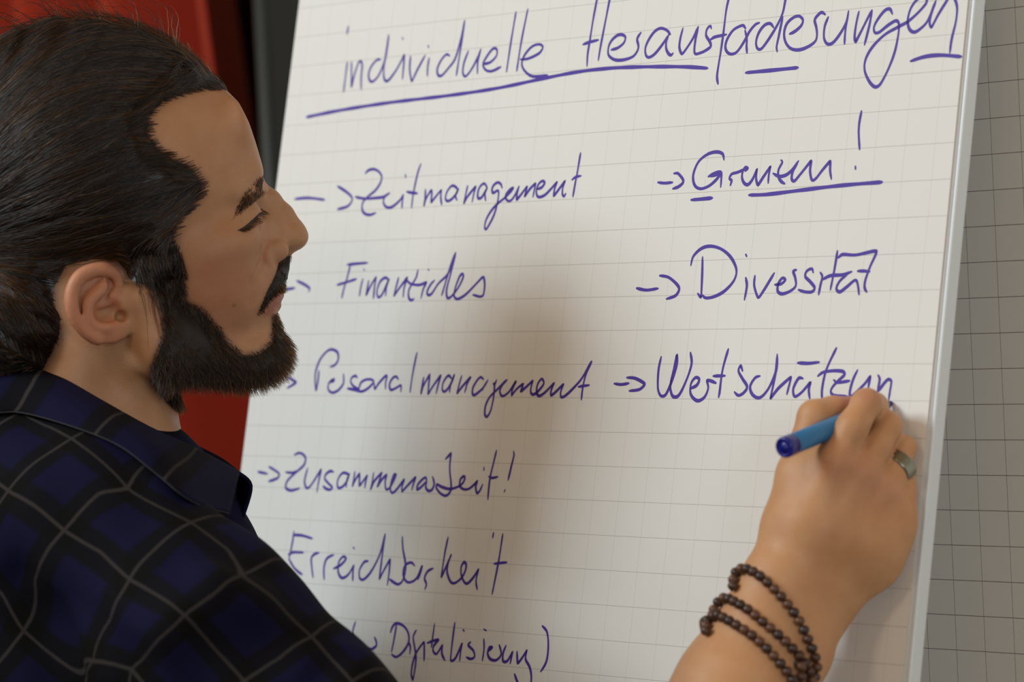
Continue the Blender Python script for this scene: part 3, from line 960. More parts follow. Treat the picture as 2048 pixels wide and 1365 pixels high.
# ------------------------------------------------------------------ skin
def smoothstep(a, b, x):
    t = np.clip((x - a) / (b - a), 0, 1); return t * t * (3 - 2 * t)
BEARD = [(361, 545), (365, 598), (395, 616), (420, 650), (445, 687), (469, 712), (500, 708), (524, 690), (530, 664), (532, 640), (560, 636),
         (600, 700), (580, 790), (500, 800), (420, 812), (345, 830), (318, 805), (295, 770), (285, 727), (297, 696), (312, 660), (312, 622), (309, 585), (296, 560), (320, 540)]
MOUST = [(572, 522), (552, 536), (538, 566), (522, 592), (502, 634), (512, 630), (530, 606), (548, 594), (590, 590), (600, 540)]
HAIRP = [(640, 100), (520, 170), (462, 188), (425, 190), (394, 196), (345, 212), (318, 236), (314, 270), (329, 298), (360, 318), (394, 342), (414, 368), (410, 396),
         (380, 424), (359, 446), (352, 473), (358, 502), (362, 532), (364, 560), (330, 578), (309, 585), (272, 573), (246, 560), (236, 540), (205, 512), (170, 512), (140, 528), (120, 560), (116, 610), (132, 652),
         (112, 700), (84, 738), (40, 770), (-500, 800), (-500, -400), (640, -400)]
x, y, d = toH(V)
vn = len(V)
base = np.tile(np.array([0.455, 0.25, 0.135]), (vn, 1))
def blend(col, w):
    global base
    w = np.clip(w, 0, 1)[:, None]; base = base * (1 - w) + np.array(col) * w
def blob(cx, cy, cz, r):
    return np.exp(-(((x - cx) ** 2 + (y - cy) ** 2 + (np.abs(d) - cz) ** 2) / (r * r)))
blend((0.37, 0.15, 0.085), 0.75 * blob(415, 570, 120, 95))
blend((0.47, 0.21, 0.13), 0.6 * blob(545, 520, 40, 26))
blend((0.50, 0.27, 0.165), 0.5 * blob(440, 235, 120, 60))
blend((0.52, 0.22, 0.13), 0.75 * smoothstep(255, 225, x) * smoothstep(-185, -205, -np.abs(d)) * (y > 505) * (y < 690) * (x > 100))
blend((0.33, 0.13, 0.09), 0.9 * smoothstep(12, 0, poly_sd([(503, 637), (528, 612), (552, 596), (564, 606), (556, 618), (526, 632)], x, y)) * (np.abs(d) < 75))
inh = (x < 640) & (y < 900) & (x > -300)
bs = poly_sd(BEARD, x, y)
blend((0.10, 0.06, 0.04), 0.9 * smoothstep(10, -8, bs) * inh)
blend((0.10, 0.06, 0.04), 0.9 * smoothstep(5, -4, poly_sd(MOUST, x, y)) * inh * (np.abs(d) < 112))
hs = poly_sd(HAIRP, x, y)
blend((0.045, 0.028, 0.02), 0.96 * smoothstep(13, -24, hs) * inh)
for gx, gy in ((534, 494), (527, 504), (522, 516), (522, 528)):
    blend((0.40, 0.13, 0.06), 0.5 * np.exp(-((x - gx) ** 2 + (y - gy) ** 2) / 50.0) * inh)
# mole on the cheek
blend((0.16, 0.085, 0.05), 0.85 * np.exp(-((x - 455) ** 2 + (y - 613) ** 2) / 9.0) * (d < 0) * inh)
# redder knuckles and fingertips of the writing hand
def near(px, py, D, r):
    c = U(px, py, D); return np.exp(-((V - c) ** 2).sum(1) / (r * mm) ** 2)
handm = smoothstep(0, 0.05, (V - U(1300, 1500, 1.92)) @ CX)
blend((0.58, 0.31, 0.15), 0.95 * handm)
for q in ((1668, 925, 1.958, 14), (1724, 948, 1.964, 14), (1768, 985, 1.972, 12), (1737, 790, 1.97, 10)):
    blend((0.52, 0.235, 0.14), 0.65 * near(*q))
blend((0.56, 0.20, 0.12), 0.8 * near(1700, 808, 1.998, 12))
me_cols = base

M_skin = mat('skin', (0.5, 0.3, 0.2), 0.5, spec=0.4)
at = nd(M_skin, 'ShaderNodeAttribute'); at.attribute_name = 'tone'
tc = nd(M_skin, 'ShaderNodeTexCoord')
n1 = noise(M_skin, tc.outputs['Object'], 60, 4, 0.6)
n2 = noise(M_skin, tc.outputs['Object'], 900, 3, 0.6)
mul = nd(M_skin, 'ShaderNodeMix', data_type='RGBA', blend_type='MULTIPLY'); mul.inputs[0].default_value = 0.45
lk(M_skin, at.outputs['Color'], mul.inputs[6])
cr = nd(M_skin, 'ShaderNodeValToRGB')
cr.color_ramp.elements[0].position = 0.3; cr.color_ramp.elements[0].color = (0.82, 0.66, 0.58, 1)
cr.color_ramp.elements[1].position = 0.7; cr.color_ramp.elements[1].color = (1.0, 1.0, 1.0, 1)
lk(M_skin, n1, cr.inputs[0]); lk(M_skin, cr.outputs[0], mul.inputs[7])
lk(M_skin, mul.outputs[2], bsdf(M_skin).inputs['Base Color'])
bsdf(M_skin).inputs['Subsurface Weight'].default_value = 0.12
bsdf(M_skin).inputs['Subsurface Radius'].default_value = (1.0, 0.35, 0.2)
bsdf(M_skin).inputs['Subsurface Scale'].default_value = 0.004
add_bump(M_skin, math_n(M_skin, 'ADD', n2, math_n(M_skin, 'MULTIPLY', n1, 0.6)), 0.35, 0.0006)

person = empty('person', (float(H(150, 900)[0]), float(H(150, 900)[1]), 0.0),
               'bearded man in a dark blue plaid shirt, slicked-back hair, writing on the chart', 'person')
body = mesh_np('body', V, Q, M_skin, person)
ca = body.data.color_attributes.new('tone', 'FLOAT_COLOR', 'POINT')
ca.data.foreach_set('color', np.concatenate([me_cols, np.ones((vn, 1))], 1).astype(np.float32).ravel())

# ------------------------------------------------------------------ hair mass and beard mass
M_hair = mat('hair_dark_brown', (0.009, 0.0058, 0.0042), 0.36, spec=0.5)
tc = nd(M_hair, 'ShaderNodeTexCoord')
hair_e = he(140, 350, 0, 368, 312, 900, 0, 10, back=270)
bun_e = he(-10, 650, 0, 168, 132, 204, 10, 30)
def hair_field(X, C, r):
    s = ev(HEADONLY, X, C, r + 0.03)
    xx, yy, dd = toH(X)
    hp = poly_sd(HAIRP, xx, yy) + 6 * np.sin(xx * 0.13 + yy * 0.09) * np.cos(yy * 0.11)
    th = np.arctan2(yy - 470, xx + 190) + dd * 0.0006
    groove = 2.4 * np.sin(th * 88 + 1.7 * np.sin(th * 23 + xx * 0.006)) + 1.6 * np.sin(th * 47 + 2.0 + xx * 0.01)
    t = (np.clip((-hp - 13) * 0.6, -4, 18 + 56 * smoothstep(185, 60, np.abs(dd))) + groove * smoothstep(0, -40, hp)) * S_
    e = prim_d(hair_e, X)
    a = s - t
    a = -smin(-a, -(e - groove * S_).astype(np.float32), 14 * S_)
    return smin(a, (prim_d(bun_e, X) - groove * S_ * 1.5).astype(np.float32), 24 * S_)
lo = H(250, 350) - 0.24; hi = H(250, 350) + 0.24
V2, Q2 = mesh_field(hair_field, lo, hi, 0.0028)
V2 = relax(V2, Q2, 3)
def trim(V, Q, keep):
    f = keep[Q].all(1); u, inv = np.unique(Q[f], return_inverse=True)
    return V[u], inv.reshape(-1, 4).astype(np.int32)
_x, _y, _d = toH(V2)
V2, Q2 = trim(V2, Q2, (poly_sd(HAIRP, _x, _y) < 4) | (((_x + 10) / 190) ** 2 + ((_y - 650) / 155) ** 2 < 1))
hair = mesh_np('hair', V2, Q2, M_hair, person)
tag(hair, 'dark brown hair combed straight back')
def beard_field(X, C, r):
    s = ev(HEADONLY, X, C, r + 0.01)
    xx, yy, dd = toH(X)
    t = np.clip((-poly_sd(BEARD, xx, yy) - 7) * 0.4, -4, 14)
    t2 = np.where(np.abs(dd) < 112, np.clip(-poly_sd(MOUST, xx, yy) * 0.6, -4, 14), -4)
    tt = np.maximum(t, t2)
    n = 1.6 * np.sin(xx * 0.5 + 2 * np.sin(yy * 0.21)) * np.sin(yy * 0.4 + dd * 0.3)
    return s - (tt + np.where(tt > 3, n, 0)) * S_
V3, Q3 = mesh_field(beard_field, H(430, 680) - 0.13, H(430, 680) + 0.13, 0.0018)
V3 = relax(V3, Q3, 2)
_x, _y, _d = toH(V3)
V3, Q3 = trim(V3, Q3, (poly_sd(BEARD, _x, _y) < 4) | ((poly_sd(MOUST, _x, _y) < 4) & (np.abs(_d) < 116)))
M_beard = mat('beard_black', (0.012, 0.008, 0.006), 0.55, spec=0.35)
# separate beard from moustache by height above the lip
def split_obj(name, V, Q, keep, m, label):
    f = keep[Q].all(1)
    if not f.any(): return None
    q = Q[f]; u, inv = np.unique(q, return_inverse=True)
    o = mesh_np(name, V[u], inv.reshape(q.shape), m, person)
    return tag(o, label)
x3, y3, d3 = toH(V3)
mo = poly_sd(MOUST, x3, y3) < 14
outer = np.ones(len(V3), bool)
beard = split_obj('beard', V3, Q3, ~mo, M_beard, 'full dark beard')
moust = split_obj('moustache', V3, Q3, mo, M_beard, 'dark moustache')

def tree(V, Q): return BVHTree.FromPolygons(V.tolist(), Q.tolist())
T_hair = tree(V2, Q2)
hm = (np.linalg.norm(V - H(380, 500), axis=1) < 0.20)
fq = hm[Q].all(1)
T_face = tree(V, Q[fq])

# ------------------------------------------------------------------ strands
def strands(name, curves, radius, m, label=None, tip=0.25, parent=None):
    """native hair curves; curves = list of (n,3) arrays"""
    hcv = bpy.data.hair_curves.new(name)
    hcv.add_curves([len(c) for c in curves])
    P = np.concatenate(curves).astype(np.float32)
    hcv.position_data.foreach_set('vector', P.ravel())
    rad = np.concatenate([radius * (1 - (1 - tip) * np.linspace(0, 1, len(c)) ** 2) for c in curves]).astype(np.float32)
    ra = hcv.attributes.get('radius') or hcv.attributes.new('radius', 'FLOAT', 'POINT')
    ra.data.foreach_set('value', rad)
    o = bpy.data.objects.new(name, hcv); COL.objects.link(o)
    hcv.materials.append(m)
    par(o, parent or person)
    tag(o, label, kind='stuff')
    return o
def hair_mat(name, mel, red, rough=0.3):
    m = bpy.data.materials.new(name); m.use_nodes = True
    nt = m.node_tree; nt.nodes.clear()
    o = nt.nodes.new('ShaderNodeOutputMaterial'); h = nt.nodes.new('ShaderNodeBsdfHairPrincipled')
    h.parametrization = 'MELANIN'
    h.inputs['Melanin'].default_value = mel; h.inputs['Melanin Redness'].default_value = red
    ci = nt.nodes.new('ShaderNodeHairInfo'); nt.links.new(ci.outputs['Random'], h.inputs['Random'])
    h.inputs['Roughness'].default_value = rough; h.inputs['Radial Roughness'].default_value = 0.4
    h.inputs['Random Color'].default_value = 0.5; h.inputs['Random Roughness'].default_value = 0.3
    nt.links.new(h.outputs[0], o.inputs[0])
    return m
MH = hair_mat('hair_strand', 0.955, 0.6, 0.26)
MB_ = hair_mat('beard_strand', 0.97, 0.5, 0.30)

KNOT = H(-150, 470, 0)
def flow_dir(p, n):
    t = Vector(KNOT) - p
    xx, yy, dd = toH(np.array(p))
    # crown hair runs level before it drops to the knot
    if yy > 455 and xx > 262:
        w = min(1.0, (yy - 455) / 50.0); t = t.normalized() * (1 - w) + Vector(-HZ + HX * 0.15) * w
    up = max(0.0, min(1.0, (330 - yy) / 260.0))
    t = t.normalized() + Vector(HZ) * (0.55 * up * max(0, min(1, (xx - 60) / 250))) - Vector(HZ) * 0.0
    t = t - n * t.dot(n)
    return t.normalized()
C1 = []
n_h = 15000
cand = V2[RNG.integers(0, len(V2), n_h * 3)]
cx_, cy_, cd_ = toH(cand)
hp = poly_sd(HAIRP, cx_, cy_)
ok = (hp < -1) & (cx_ > -80) & (cd_ < 60)
cand = cand[ok][:n_h]
xs_, ys_, ds_ = toH(V)
rim = poly_sd(HAIRP, xs_, ys_)
ri = np.nonzero((rim < np.where(ys_ > 470, 0, 2) + RNG.exponential(2.0, len(rim)) * (ys_ < 470) * (ys_ > 225)) & (rim > -46) & (xs_ > 200) & (xs_ < 640) & (ys_ < 590) & ((ys_ < 500) | (xs_ > 308)) & (ds_ < 60))[0]
x2_, y2_, d2_ = toH(V2)
fr_ = (x2_ > 350) & (y2_ < 240) & (d2_ < 80) & (poly_sd(HAIRP, x2_, y2_) < -16)
rf = ri[(xs_[ri] > 370) & (ys_[ri] < 260) & (rim[ri] < -2)]
cand = np.concatenate([V[RNG.choice(ri, 8500)], V[RNG.choice(rf, 1500)], V2[RNG.choice(np.nonzero(fr_)[0], 3500)], cand])
for p in cand:
    p = Vector(p); off = random.uniform(0.0001, 0.0016); L = random.uniform(0.03, 0.11)
    hx0, hy0, _ = toH(np.array(p))
    if hy0 > 480 and hx0 > 262: L = random.uniform(0.012, 0.024)
    wob = random.uniform(-0.10, 0.10); lift = random.random() < 0.03
    nst = 9; pts = []
    for s in range(nst):
        loc, n, idx, dist = T_hair.find_nearest(p)
        l2, n2_, _, dist2 = T_face.find_nearest(p)
        if l2 is not None and (dist is None or dist > 0.0012) and dist2 < dist and (p - l2).dot(n2_) > -0.002: loc, n = l2, n2_
        if loc is None: break
        ex_, ey_, _d = toH(np.array(loc))
        if ((ex_ - 197) / 74) ** 2 + ((ey_ - 600) / 88) ** 2 < 1 or (ey_ > 560 and ex_ > 330 and s > 2): break
        o_ = off * (0.25 if s == 0 else 1.0)
        if lift: o_ += 0.0012 * s * random.uniform(0.4, 1.0)
        pts.append(np.array(loc + n * o_))
        t = flow_dir(loc, n)
        b = n.cross(t)
        p = loc + (t + b * (wob + 0.06 * math.sin(s * 1.3 + off * 5000))).normalized() * (L / nst)
    if len(pts) > 3: C1.append(np.array(pts))
# flyaways on the crown
for _ in range(90):
    xx = random.uniform(40, 440); p = Vector(H(xx, 20, random.uniform(-120, 60)))
    loc, n, idx, dist = T_hair.find_nearest(p)
    t = flow_dir(loc, n); b = n.cross(t); a = random.uniform(-1, 1); pts = []
    L = random.uniform(0.015, 0.04)
    for s in range(8):
        u = s / 7
        pts.append(np.array(loc + t * (L * u * random.uniform(.9, 1.1) * 0.8 - 0.0) + n * (L * 0.55 * math.sin(u * 2.2)) + b * a * L * 0.4 * u))
    C1.append(np.array(pts))
strands('hair_strands', C1, 0.00016, MH, 'combed-back strands of hair', parent=hair)

def grow(poly, count, lmin, lmax, dirf, curl, maxd=1e9, near_only=True, dens=None):
    out = []
    xx, yy, dd = toH(V)
    m = (poly_sd(poly, xx, yy) < 1.5) & (np.abs(dd) < maxd) & (xx > 200) & (xx < 640)
    idx = np.nonzero(m)[0]
    if len(idx) == 0: return out
    pick = RNG.choice(idx, count)
    for i in pick:
        p = Vector(V[i] + RNG.normal(0, 0.0006, 3)); loc, n, _, _ = T_face.find_nearest(p)
        if loc is None: continue
        px_, py_, pd_ = toH(np.array(loc))
        ins = -float(poly_sd(poly, np.array([px_]), np.array([py_]))[0])
        L = random.uniform(lmin, lmax) * min(1.0, 0.35 + ins / 26.0)
        g = Vector(dirf(px_, py_, pd_)); side = n.cross(g)
        if side.length < 1e-4: side = Vector(HN)
        side.normalize(); c = random.uniform(-curl, curl); a0 = random.uniform(-0.35, 0.35)
        pts = []; q = loc - n * 0.0004; dirv = (n * 0.75 + g * 0.8 + side * a0).normalized()
        ns_ = 6
        for s in range(ns_):
            pts.append(np.array(q))
            q = q + dirv * (L / (ns_ - 1))
            dirv = (dirv + g * 0.30 + side * c * 0.5 + Vector(RNG.normal(0, 0.10, 3))).normalized()
        out.append(np.array(pts))
    return out
def bdir(x_, y_, d_):
    f = min(1, max(0, (x_ - 330) / 220))
    return HX * (0.10 + 0.42 * f) - HZ * 1.0 - HN * 0.08
def mdir(x_, y_, d_):
    return HX * 0.25 - HZ * 0.8 + (HN * (0.45 if d_ > 0 else -0.45))
strands('beard_strands', grow(BEARD, 17000, 0.008, 0.018, bdir, 0.7), 0.00014, MB_, 'coarse dark beard hair', parent=beard)
strands('moustache_strands', grow(MOUST, 1700, 0.006, 0.010, mdir, 0.4, 112), 0.00011, MB_, 'coarse dark moustache hair', parent=moust)
BROW = [(534, 352), (538, 372), (528, 390), (510, 405), (484, 428), (462, 444), (468, 426), (490, 394), (512, 368)]
strands('eyebrow', grow(BROW, 3600, 0.007, 0.010, lambda a, b, c: -HX * 0.7 - HZ * 0.8 - HN * 0.2, 0.15, 175), 0.00010, MB_, 'dark eyebrow')
# lashes along the closed lid
L1 = []
for s in (-1, 1):
    for i in range(170):
        u = random.random()
        px_ = 470 + 52 * u; py_ = 466 - 38 * u + 7 * math.sin(u * math.pi)
        dd = 300
        org = Vector(H(px_, py_, s * 260)); hit = T_face.ray_cast(org, Vector(HN * (-s)))
        if hit[0] is None: continue
        loc, n = hit[0], hit[1]
        g = Vector(HX * 0.8 - HZ * 0.55); q = loc - n * 0.0003; dv = (n * 0.5 + g).normalized(); pts = []
        L = random.uniform(0.004, 0.0075)
        for k in range(5):
            pts.append(np.array(q)); q = q + dv * (L / 4); dv = (dv + n * 0.10).normalized()
        L1.append(np.array(pts))
strands('eyelashes', L1, 0.00011, MB_, 'dark eyelashes of the lowered eyelid')
# lid line
for s in (-1, 1):
    pts = []
    for u in np.linspace(0, 1, 9):
        px_ = 469 + 53 * u; py_ = 467 - 40 * u + 7 * math.sin(u * math.pi)
        hit = T_face.ray_cast(Vector(H(px_, py_, s * 260)), Vector(HN * (-s)))
        if hit[0] is not None: pts.append(hit[0] - hit[1] * 0.0002)
    if len(pts) > 2:
        bm = bmesh.new(); tube(bm, pts, [0.0004 + 0.0007 * math.sin(math.pi * i / (len(pts) - 1)) for i in range(len(pts))], 8)
        bm_obj('eyelid_line', bm, mat('lid_dark', (0.03, 0.018, 0.015), 0.6), person, True)

# ------------------------------------------------------------------ shirt
def tps(A, B):
    """smooth map from 3-D anchors A (n,3) to values B (n,k), linear kernel"""
    A = np.asarray(A, float); B = np.asarray(B, float); n = len(A); sc = 0.1
    K = np.linalg.norm(A[:, None] - A[None], axis=2) / sc
    c = A.mean(0); P_ = np.concatenate([np.ones((n, 1)), (A - c) / sc], 1)
    M = np.zeros((n + 4, n + 4)); M[:n, :n] = K + 1e-3 * np.eye(n); M[:n, n:] = P_; M[n:, :n] = P_.T
    M += 1e-6 * np.eye(n + 4)
    w = np.linalg.lstsq(M, np.concatenate([B, np.zeros((4, B.shape[1]))]), rcond=None)[0]
    def f(X):
        out = np.zeros((len(X), B.shape[1]))
        for s in range(0, len(X), 20000):
            x = X[s:s + 20000]
            out[s:s + 20000] = (np.linalg.norm(x[:, None] - A[None], axis=2) / sc) @ w[:n] + np.concatenate([np.ones((len(x), 1)), (x - c) / sc], 1) @ w[n:]
        return out
    return f
def plaid(name):
    m = mat(name, (0.01, 0.01, 0.03), 0.85, spec=0.08)
    at = nd(m, 'ShaderNodeAttribute'); at.attribute_name = 'weave'
    sp = nd(m, 'ShaderNodeSeparateXYZ'); lk(m, at.outputs['Vector'], sp.inputs[0])
    tcx = nd(m, 'ShaderNodeTexCoord')
    D_ = []
    for ax in (0, 1):
        wv = math_n(m, 'ADD', sp.outputs[ax], math_n(m, 'MULTIPLY', math_n(m, 'SUBTRACT', noise(m, tcx.outputs['Object'], 25, 2), 0.5), 0.05))
        fr = math_n(m, 'FRACT', math_n(m, 'ADD', wv, 100.5))
        D_.append(math_n(m, 'ABSOLUTE', math_n(m, 'SUBTRACT', fr, 0.5)))
    def soft(d, a, b):
        n = nd(m, 'ShaderNodeMapRange'); n.inputs[1].default_value = a; n.inputs[2].default_value = b
        n.inputs[3].default_value = 1.0; n.inputs[4].default_value = 0.0
        lk(m, d, n.inputs[0]); return n.outputs[0]
    b0 = soft(D_[0], 0.18, 0.24); b1 = soft(D_[1], 0.18, 0.24)
    l0 = soft(D_[0], 0.012, 0.028); l1 = soft(D_[1], 0.012, 0.028)
    blue = (0.0060, 0.0058, 0.026); blk = (0.0042, 0.0040, 0.0038); gry = (0.036, 0.032, 0.031)
    c = mix_c(m, math_n(m, 'MULTIPLY', b0, 0.85), blue, blk)
    c = mix_c(m, math_n(m, 'MULTIPLY', b1, 0.85), c, blk)
    c = mix_c(m, math_n(m, 'MULTIPLY', math_n(m, 'MAXIMUM', l0, l1), 0.9), c, gry)
    lk(m, c, bsdf(m).inputs['Base Color'])
    add_bump(m, noise(m, tcx.outputs['Object'], 700, 2), 0.35, 0.0006)
    return m
M_shirt = plaid('plaid_flannel')

sh = uc([(330, 1005, 2.145, 42), (300, 1210, 2.15, 88), (200, 1750, 2.15, 118), (190, 2330, 2.15, 122)], 0.03)
sh += uc([(30, 1130, 2.12, 108), (60, 1500, 2.12, 128), (60, 2330, 2.12, 126)], 0.04)
sh += uc([(-40, 960, 2.10, 62), (190, 1062, 2.035, 64), (396, 1280, 1.985, 71.5)], 0.03)
sh += uc([(190, 1062, 2.20, 60), (260, 1290, 2.28, 62)], 0.03)
sh += uc([(396, 1280, 1.985, 71.5), (612, 1478, 1.955, 65), (786, 1622, 1.93, 55), (1085, 1782, 1.905, 56)], 0.02)
sh += uc([(260, 1290, 2.28, 62), (150, 1800, 2.27, 54), (240, 2250, 2.21, 48), (230, 2420, 2.17, 40)], 0.02)
sh += uc([(205, 1000, 2.14, 68), (190, 1180, 2.13, 90)], 0.03)
# creases and soft folds
sh += uc([(318, 1200, 1.905, 5), (385, 1143, 1.905, 7), (455, 1128, 1.915, 5), (500, 1150, 1.912, 3)], 0.018, '-')
sh += uc([(300, 1230, 1.895, 7), (250, 1330, 1.895, 9), (215, 1420, 1.90, 8)], 0.03, '-')
sh += uc([(35, 1165, 1.985, 8), (75, 1260, 1.975, 11), (110, 1365, 1.97, 10)], 0.03, '-')
sh += uc([(330, 1260, 1.912, 8), (430, 1195, 1.918, 9), (500, 1205, 1.925, 6)], 0.03)
sh += uc([(560, 1420, 1.905, 8), (670, 1350, 1.925, 8), (718, 1352, 1.935, 6)], 0.02)
sh += uc([(600, 1400, 1.892, 4), (670, 1312, 1.912, 4)], 0.02, '-')
def shirt_field(X, C, r):
    s = ev(sh, X, C, r)
    x_, y_, d_ = toH(X)
    n = 0.0018 * np.sin(x_ * 0.021 + 2.2 * np.sin(y_ * 0.008 + d_ * 0.004)) * np.sin(y_ * 0.016 + d_ * 0.01 + 1.0) \
        + 0.0010 * np.sin(x_ * 0.05 - y_ * 0.035 + 1.5 * np.sin(y_ * 0.02))
    return s - n
lo, hi = bounds(sh)
V4, Q4 = mesh_field(shirt_field, lo, hi, 0.0042)
V4 = relax(V4, Q4, 2)
shirt = mesh_np('shirt', V4, Q4, M_shirt, person)
tag(shirt, 'dark blue and black plaid flannel shirt with thin grey lines')
T_sh = tree(V4, Q4)
def hit_px(T, px, py):
    d_ = U(px, py, 1.0) - CAM; dn = Vector(d_ / np.linalg.norm(d_))
    h = T.ray_cast(Vector(CAM), dn)
    return None if h[0] is None else np.array(h[0])
ANC = [((16, 982), (1, 1)), ((144, 876), (0, 1)), ((128, 1061), (1, 2)), ((259, 1158), (1, 3)), ((257, 980), (0, 2)), ((383, 1045), (0, 3)),
       ((369, 1232), (1, 4)), ((624, 1275), (0, 5)), ((187, 1324), (2, 3)), ((47, 1263), (2, 2)), ((482, 1152), (0, 4)), ((262, 1338), (2, 4)),
       ((488, 1362), (1, 5)), ((704, 1362), (0, 6)), ((200, 985), (0.42, 2)), ((200, 1105), (1, 2.55)), ((320, 1090), (0.45, 3)), ((310, 955), (-0.42, 2.25)),
       ((455, 1100), (0, 3.6)), ((430, 1188), (0.5, 4)), ((550, 1200), (0, 4.5)), ((560, 1318), (0.5, 5)), ((70, 1160), (1.5, 2)), ((222, 1240), (1.5, 3)), ((5, 1190), (2, 1.6))]
A_, B_ = [], []
for (q, uvv) in ANC:
    p = hit_px(T_sh, *q)
    if p is not None: A_.append(p); B_.append(uvv)
fm = tps(A_, B_)
W4 = fm(V4.astype(float))
wa = shirt.data.attributes.new('weave', 'FLOAT_VECTOR', 'POINT')
wa.data.foreach_set('vector', np.concatenate([W4, np.zeros((len(W4), 1))], 1).astype(np.float32).ravel())

def sheet(name, rows, thick, m, uvf, label=None, parent=person, sub=6):
    """smooth sheet through rows of 3-D points"""
    R = [np.array(r) for r in rows]
    def dens(P, k):
        P = np.array(P); n = len(P); out = []
        for t in np.linspace(0, n - 1, (n - 1) * k + 1):
            i = min(int(t), n - 2); f = t - i; p0 = P[max(i - 1, 0)]; p1 = P[i]; p2 = P[i + 1]; p3 = P[min(i + 2, n - 1)]
            out.append(0.5 * (2 * p1 + (p2 - p0) * f + (2 * p0 - 5 * p1 + 4 * p2 - p3) * f * f + (3 * p1 - p0 - 3 * p2 + p3) * f ** 3))
        return np.array(out)
    G = np.array([dens(r, sub) for r in R]); G = np.array([dens(G[:, i], sub) for i in range(G.shape[1])])
    nu_, nv_ = G.shape[:2]
    VV = G.reshape(-1, 3)
    QQ = [(a * nv_ + b, a * nv_ + b + 1, (a + 1) * nv_ + b + 1, (a + 1) * nv_ + b) for a in range(nu_ - 1) for b in range(nv_ - 1)]
    o = mesh_np(name, VV, QQ, m, parent)
    if uvf is not None:
        W = uvf(VV); wa = o.data.attributes.new('weave', 'FLOAT_VECTOR', 'POINT')
        wa.data.foreach_set('vector', np.concatenate([W, np.zeros((len(W), 1))], 1).astype(np.float32).ravel())
    so = o.modifiers.new('thick', 'SOLIDIFY'); so.thickness = thick; so.offset = 0
    if label: tag(o, label)
    return o, G
def front(px, py, D, gap=0.006):
    h = hit_px(T_sh, px, py)
    if h is not None: D = min(D, float((h - CAM) @ CZ) - gap)
    return U(px, py, D)
Tp = [(-60, 690, 2.19), (-10, 712, 2.135), (60, 735, 2.10), (130, 764, 2.08), (200, 803, 2.068), (300, 859, 2.075), (400, 906, 2.098), (478, 948, 2.128)]
Bp = [(-80, 815, 2.16), (-20, 826, 2.10), (45, 826, 2.075), (149, 855, 2.045), (240, 893, 2.02), (311, 947, 2.01), (383, 1003, 2.02), (458, 1027, 2.07)]
T3 = [U(*q) for q in Tp]
B3 = [front(*q) for q in Bp]
M3 = []
for a, b in zip(T3, B3):
    m_ = a * 0.5 + b * 0.5 - HN * 0.008 + HZ * 0.003
    v_ = m_ - CAM; D_m = float(v_ @ CZ)
    M3.append(front(1024 + F * (v_ @ CX) / D_m, 682.5 + F * (v_ @ CY) / D_m, D_m, 0.007))
IN = [U(q[0] - 4, q[1] + 6, q[2] + 0.007) for q in Tp]
IN2 = [U(q[0] - 10, q[1] + 60, q[2] + 0.010) for q in Tp]
cA = [U(68, 763, 2.08), U(248, 822, 2.07), U(392, 900, 2.09), front(40, 817, 2.08), front(190, 870, 2.04), front(331, 955, 2.02), U(-60, 720, 2.15), front(450, 1015, 2.07)]
cB = [(1, .45), (2, .45), (3, .45), (1, .55), (2, .55), (3, .55), (0.2, .5), (3.7, .5)]
fc_ = tps(cA, cB)
col1, Gc = sheet('collar', [IN2, IN, T3, M3, B3], 0.0022, M_shirt, fc_, 'turned-down plaid shirt collar')
T2 = [(474, 944, 2.130), (462, 934, 2.165), (430, 912, 2.20), (360, 880, 2.235), (260, 850, 2.24)]
E2 = [(502, 972, 2.142), (494, 976, 2.170), (480, 1000, 2.21), (400, 1010, 2.25), (280, 990, 2.25)]
E3 = [(486, 1034, 2.138), (484, 1034, 2.168), (470, 1040, 2.21), (400, 1050, 2.25), (280, 1050, 2.25)]
sheet('collar', [[U(*q) for q in T2], [U(*q) for q in E2], [U(*q) for q in E3]], 0.0025, M_shirt, lambda X: np.full((len(X), 2), 0.5) * np.array([1, 1]), 'far leaf of the shirt collar')
# stitched edge of the collar
M_edge = mat('collar_stitch', (0.016, 0.016, 0.022), 0.8)
bm = bmesh.new(); tube(bm, [Vector(p) - Vector(HN) * 0.0012 for p in Gc[:, -1]], 0.0005, 6)
bm_obj('collar_stitching', bm, M_edge, person, True)

# ------------------------------------------------------------------ trousers and shoes (below the frame)
def W(a, b, z):
    """ground-plane position: a forward, b to his left, from the hips"""
    hp_ = H(95, 900); f = np.array([HX[0], HX[1], 0]); f /= np.linalg.norm(f); l = np.array([HN[0], HN[1], 0]); l /= np.linalg.norm(l)
    return np.array([hp_[0], hp_[1], 0]) + f * a + l * b + np.array([0, 0, z])
tr = [cap(W(0, -0.07, 0.98), W(0, 0.07, 0.98), 0.125, 0.125, 0.04), cap(W(0, -0.07, 0.86), W(0, 0.07, 0.86), 0.13, 0.13, 0.04)]
tr += [cap(W(0.0, -0.10, 0.86), W(0.02, -0.12, 0.48), 0.098, 0.072, 0.04), cap(W(0.02, -0.12, 0.48), W(-0.02, -0.13, 0.09), 0.070, 0.058, 0.03)]
tr += [cap(W(0.0, 0.10, 0.86), W(0.05, 0.11, 0.48), 0.098, 0.072, 0.04), cap(W(0.05, 0.11, 0.48), W(0.02, 0.12, 0.09), 0.070, 0.058, 0.03)]
lo, hi = bounds(tr)
V5, Q5 = mesh_field(fld(tr), lo, hi, 0.013)
tag(mesh_np('trousers', relax(V5, Q5, 2), Q5, mat('dark_denim', (0.012, 0.014, 0.022), 0.85), person), 'dark denim trousers')
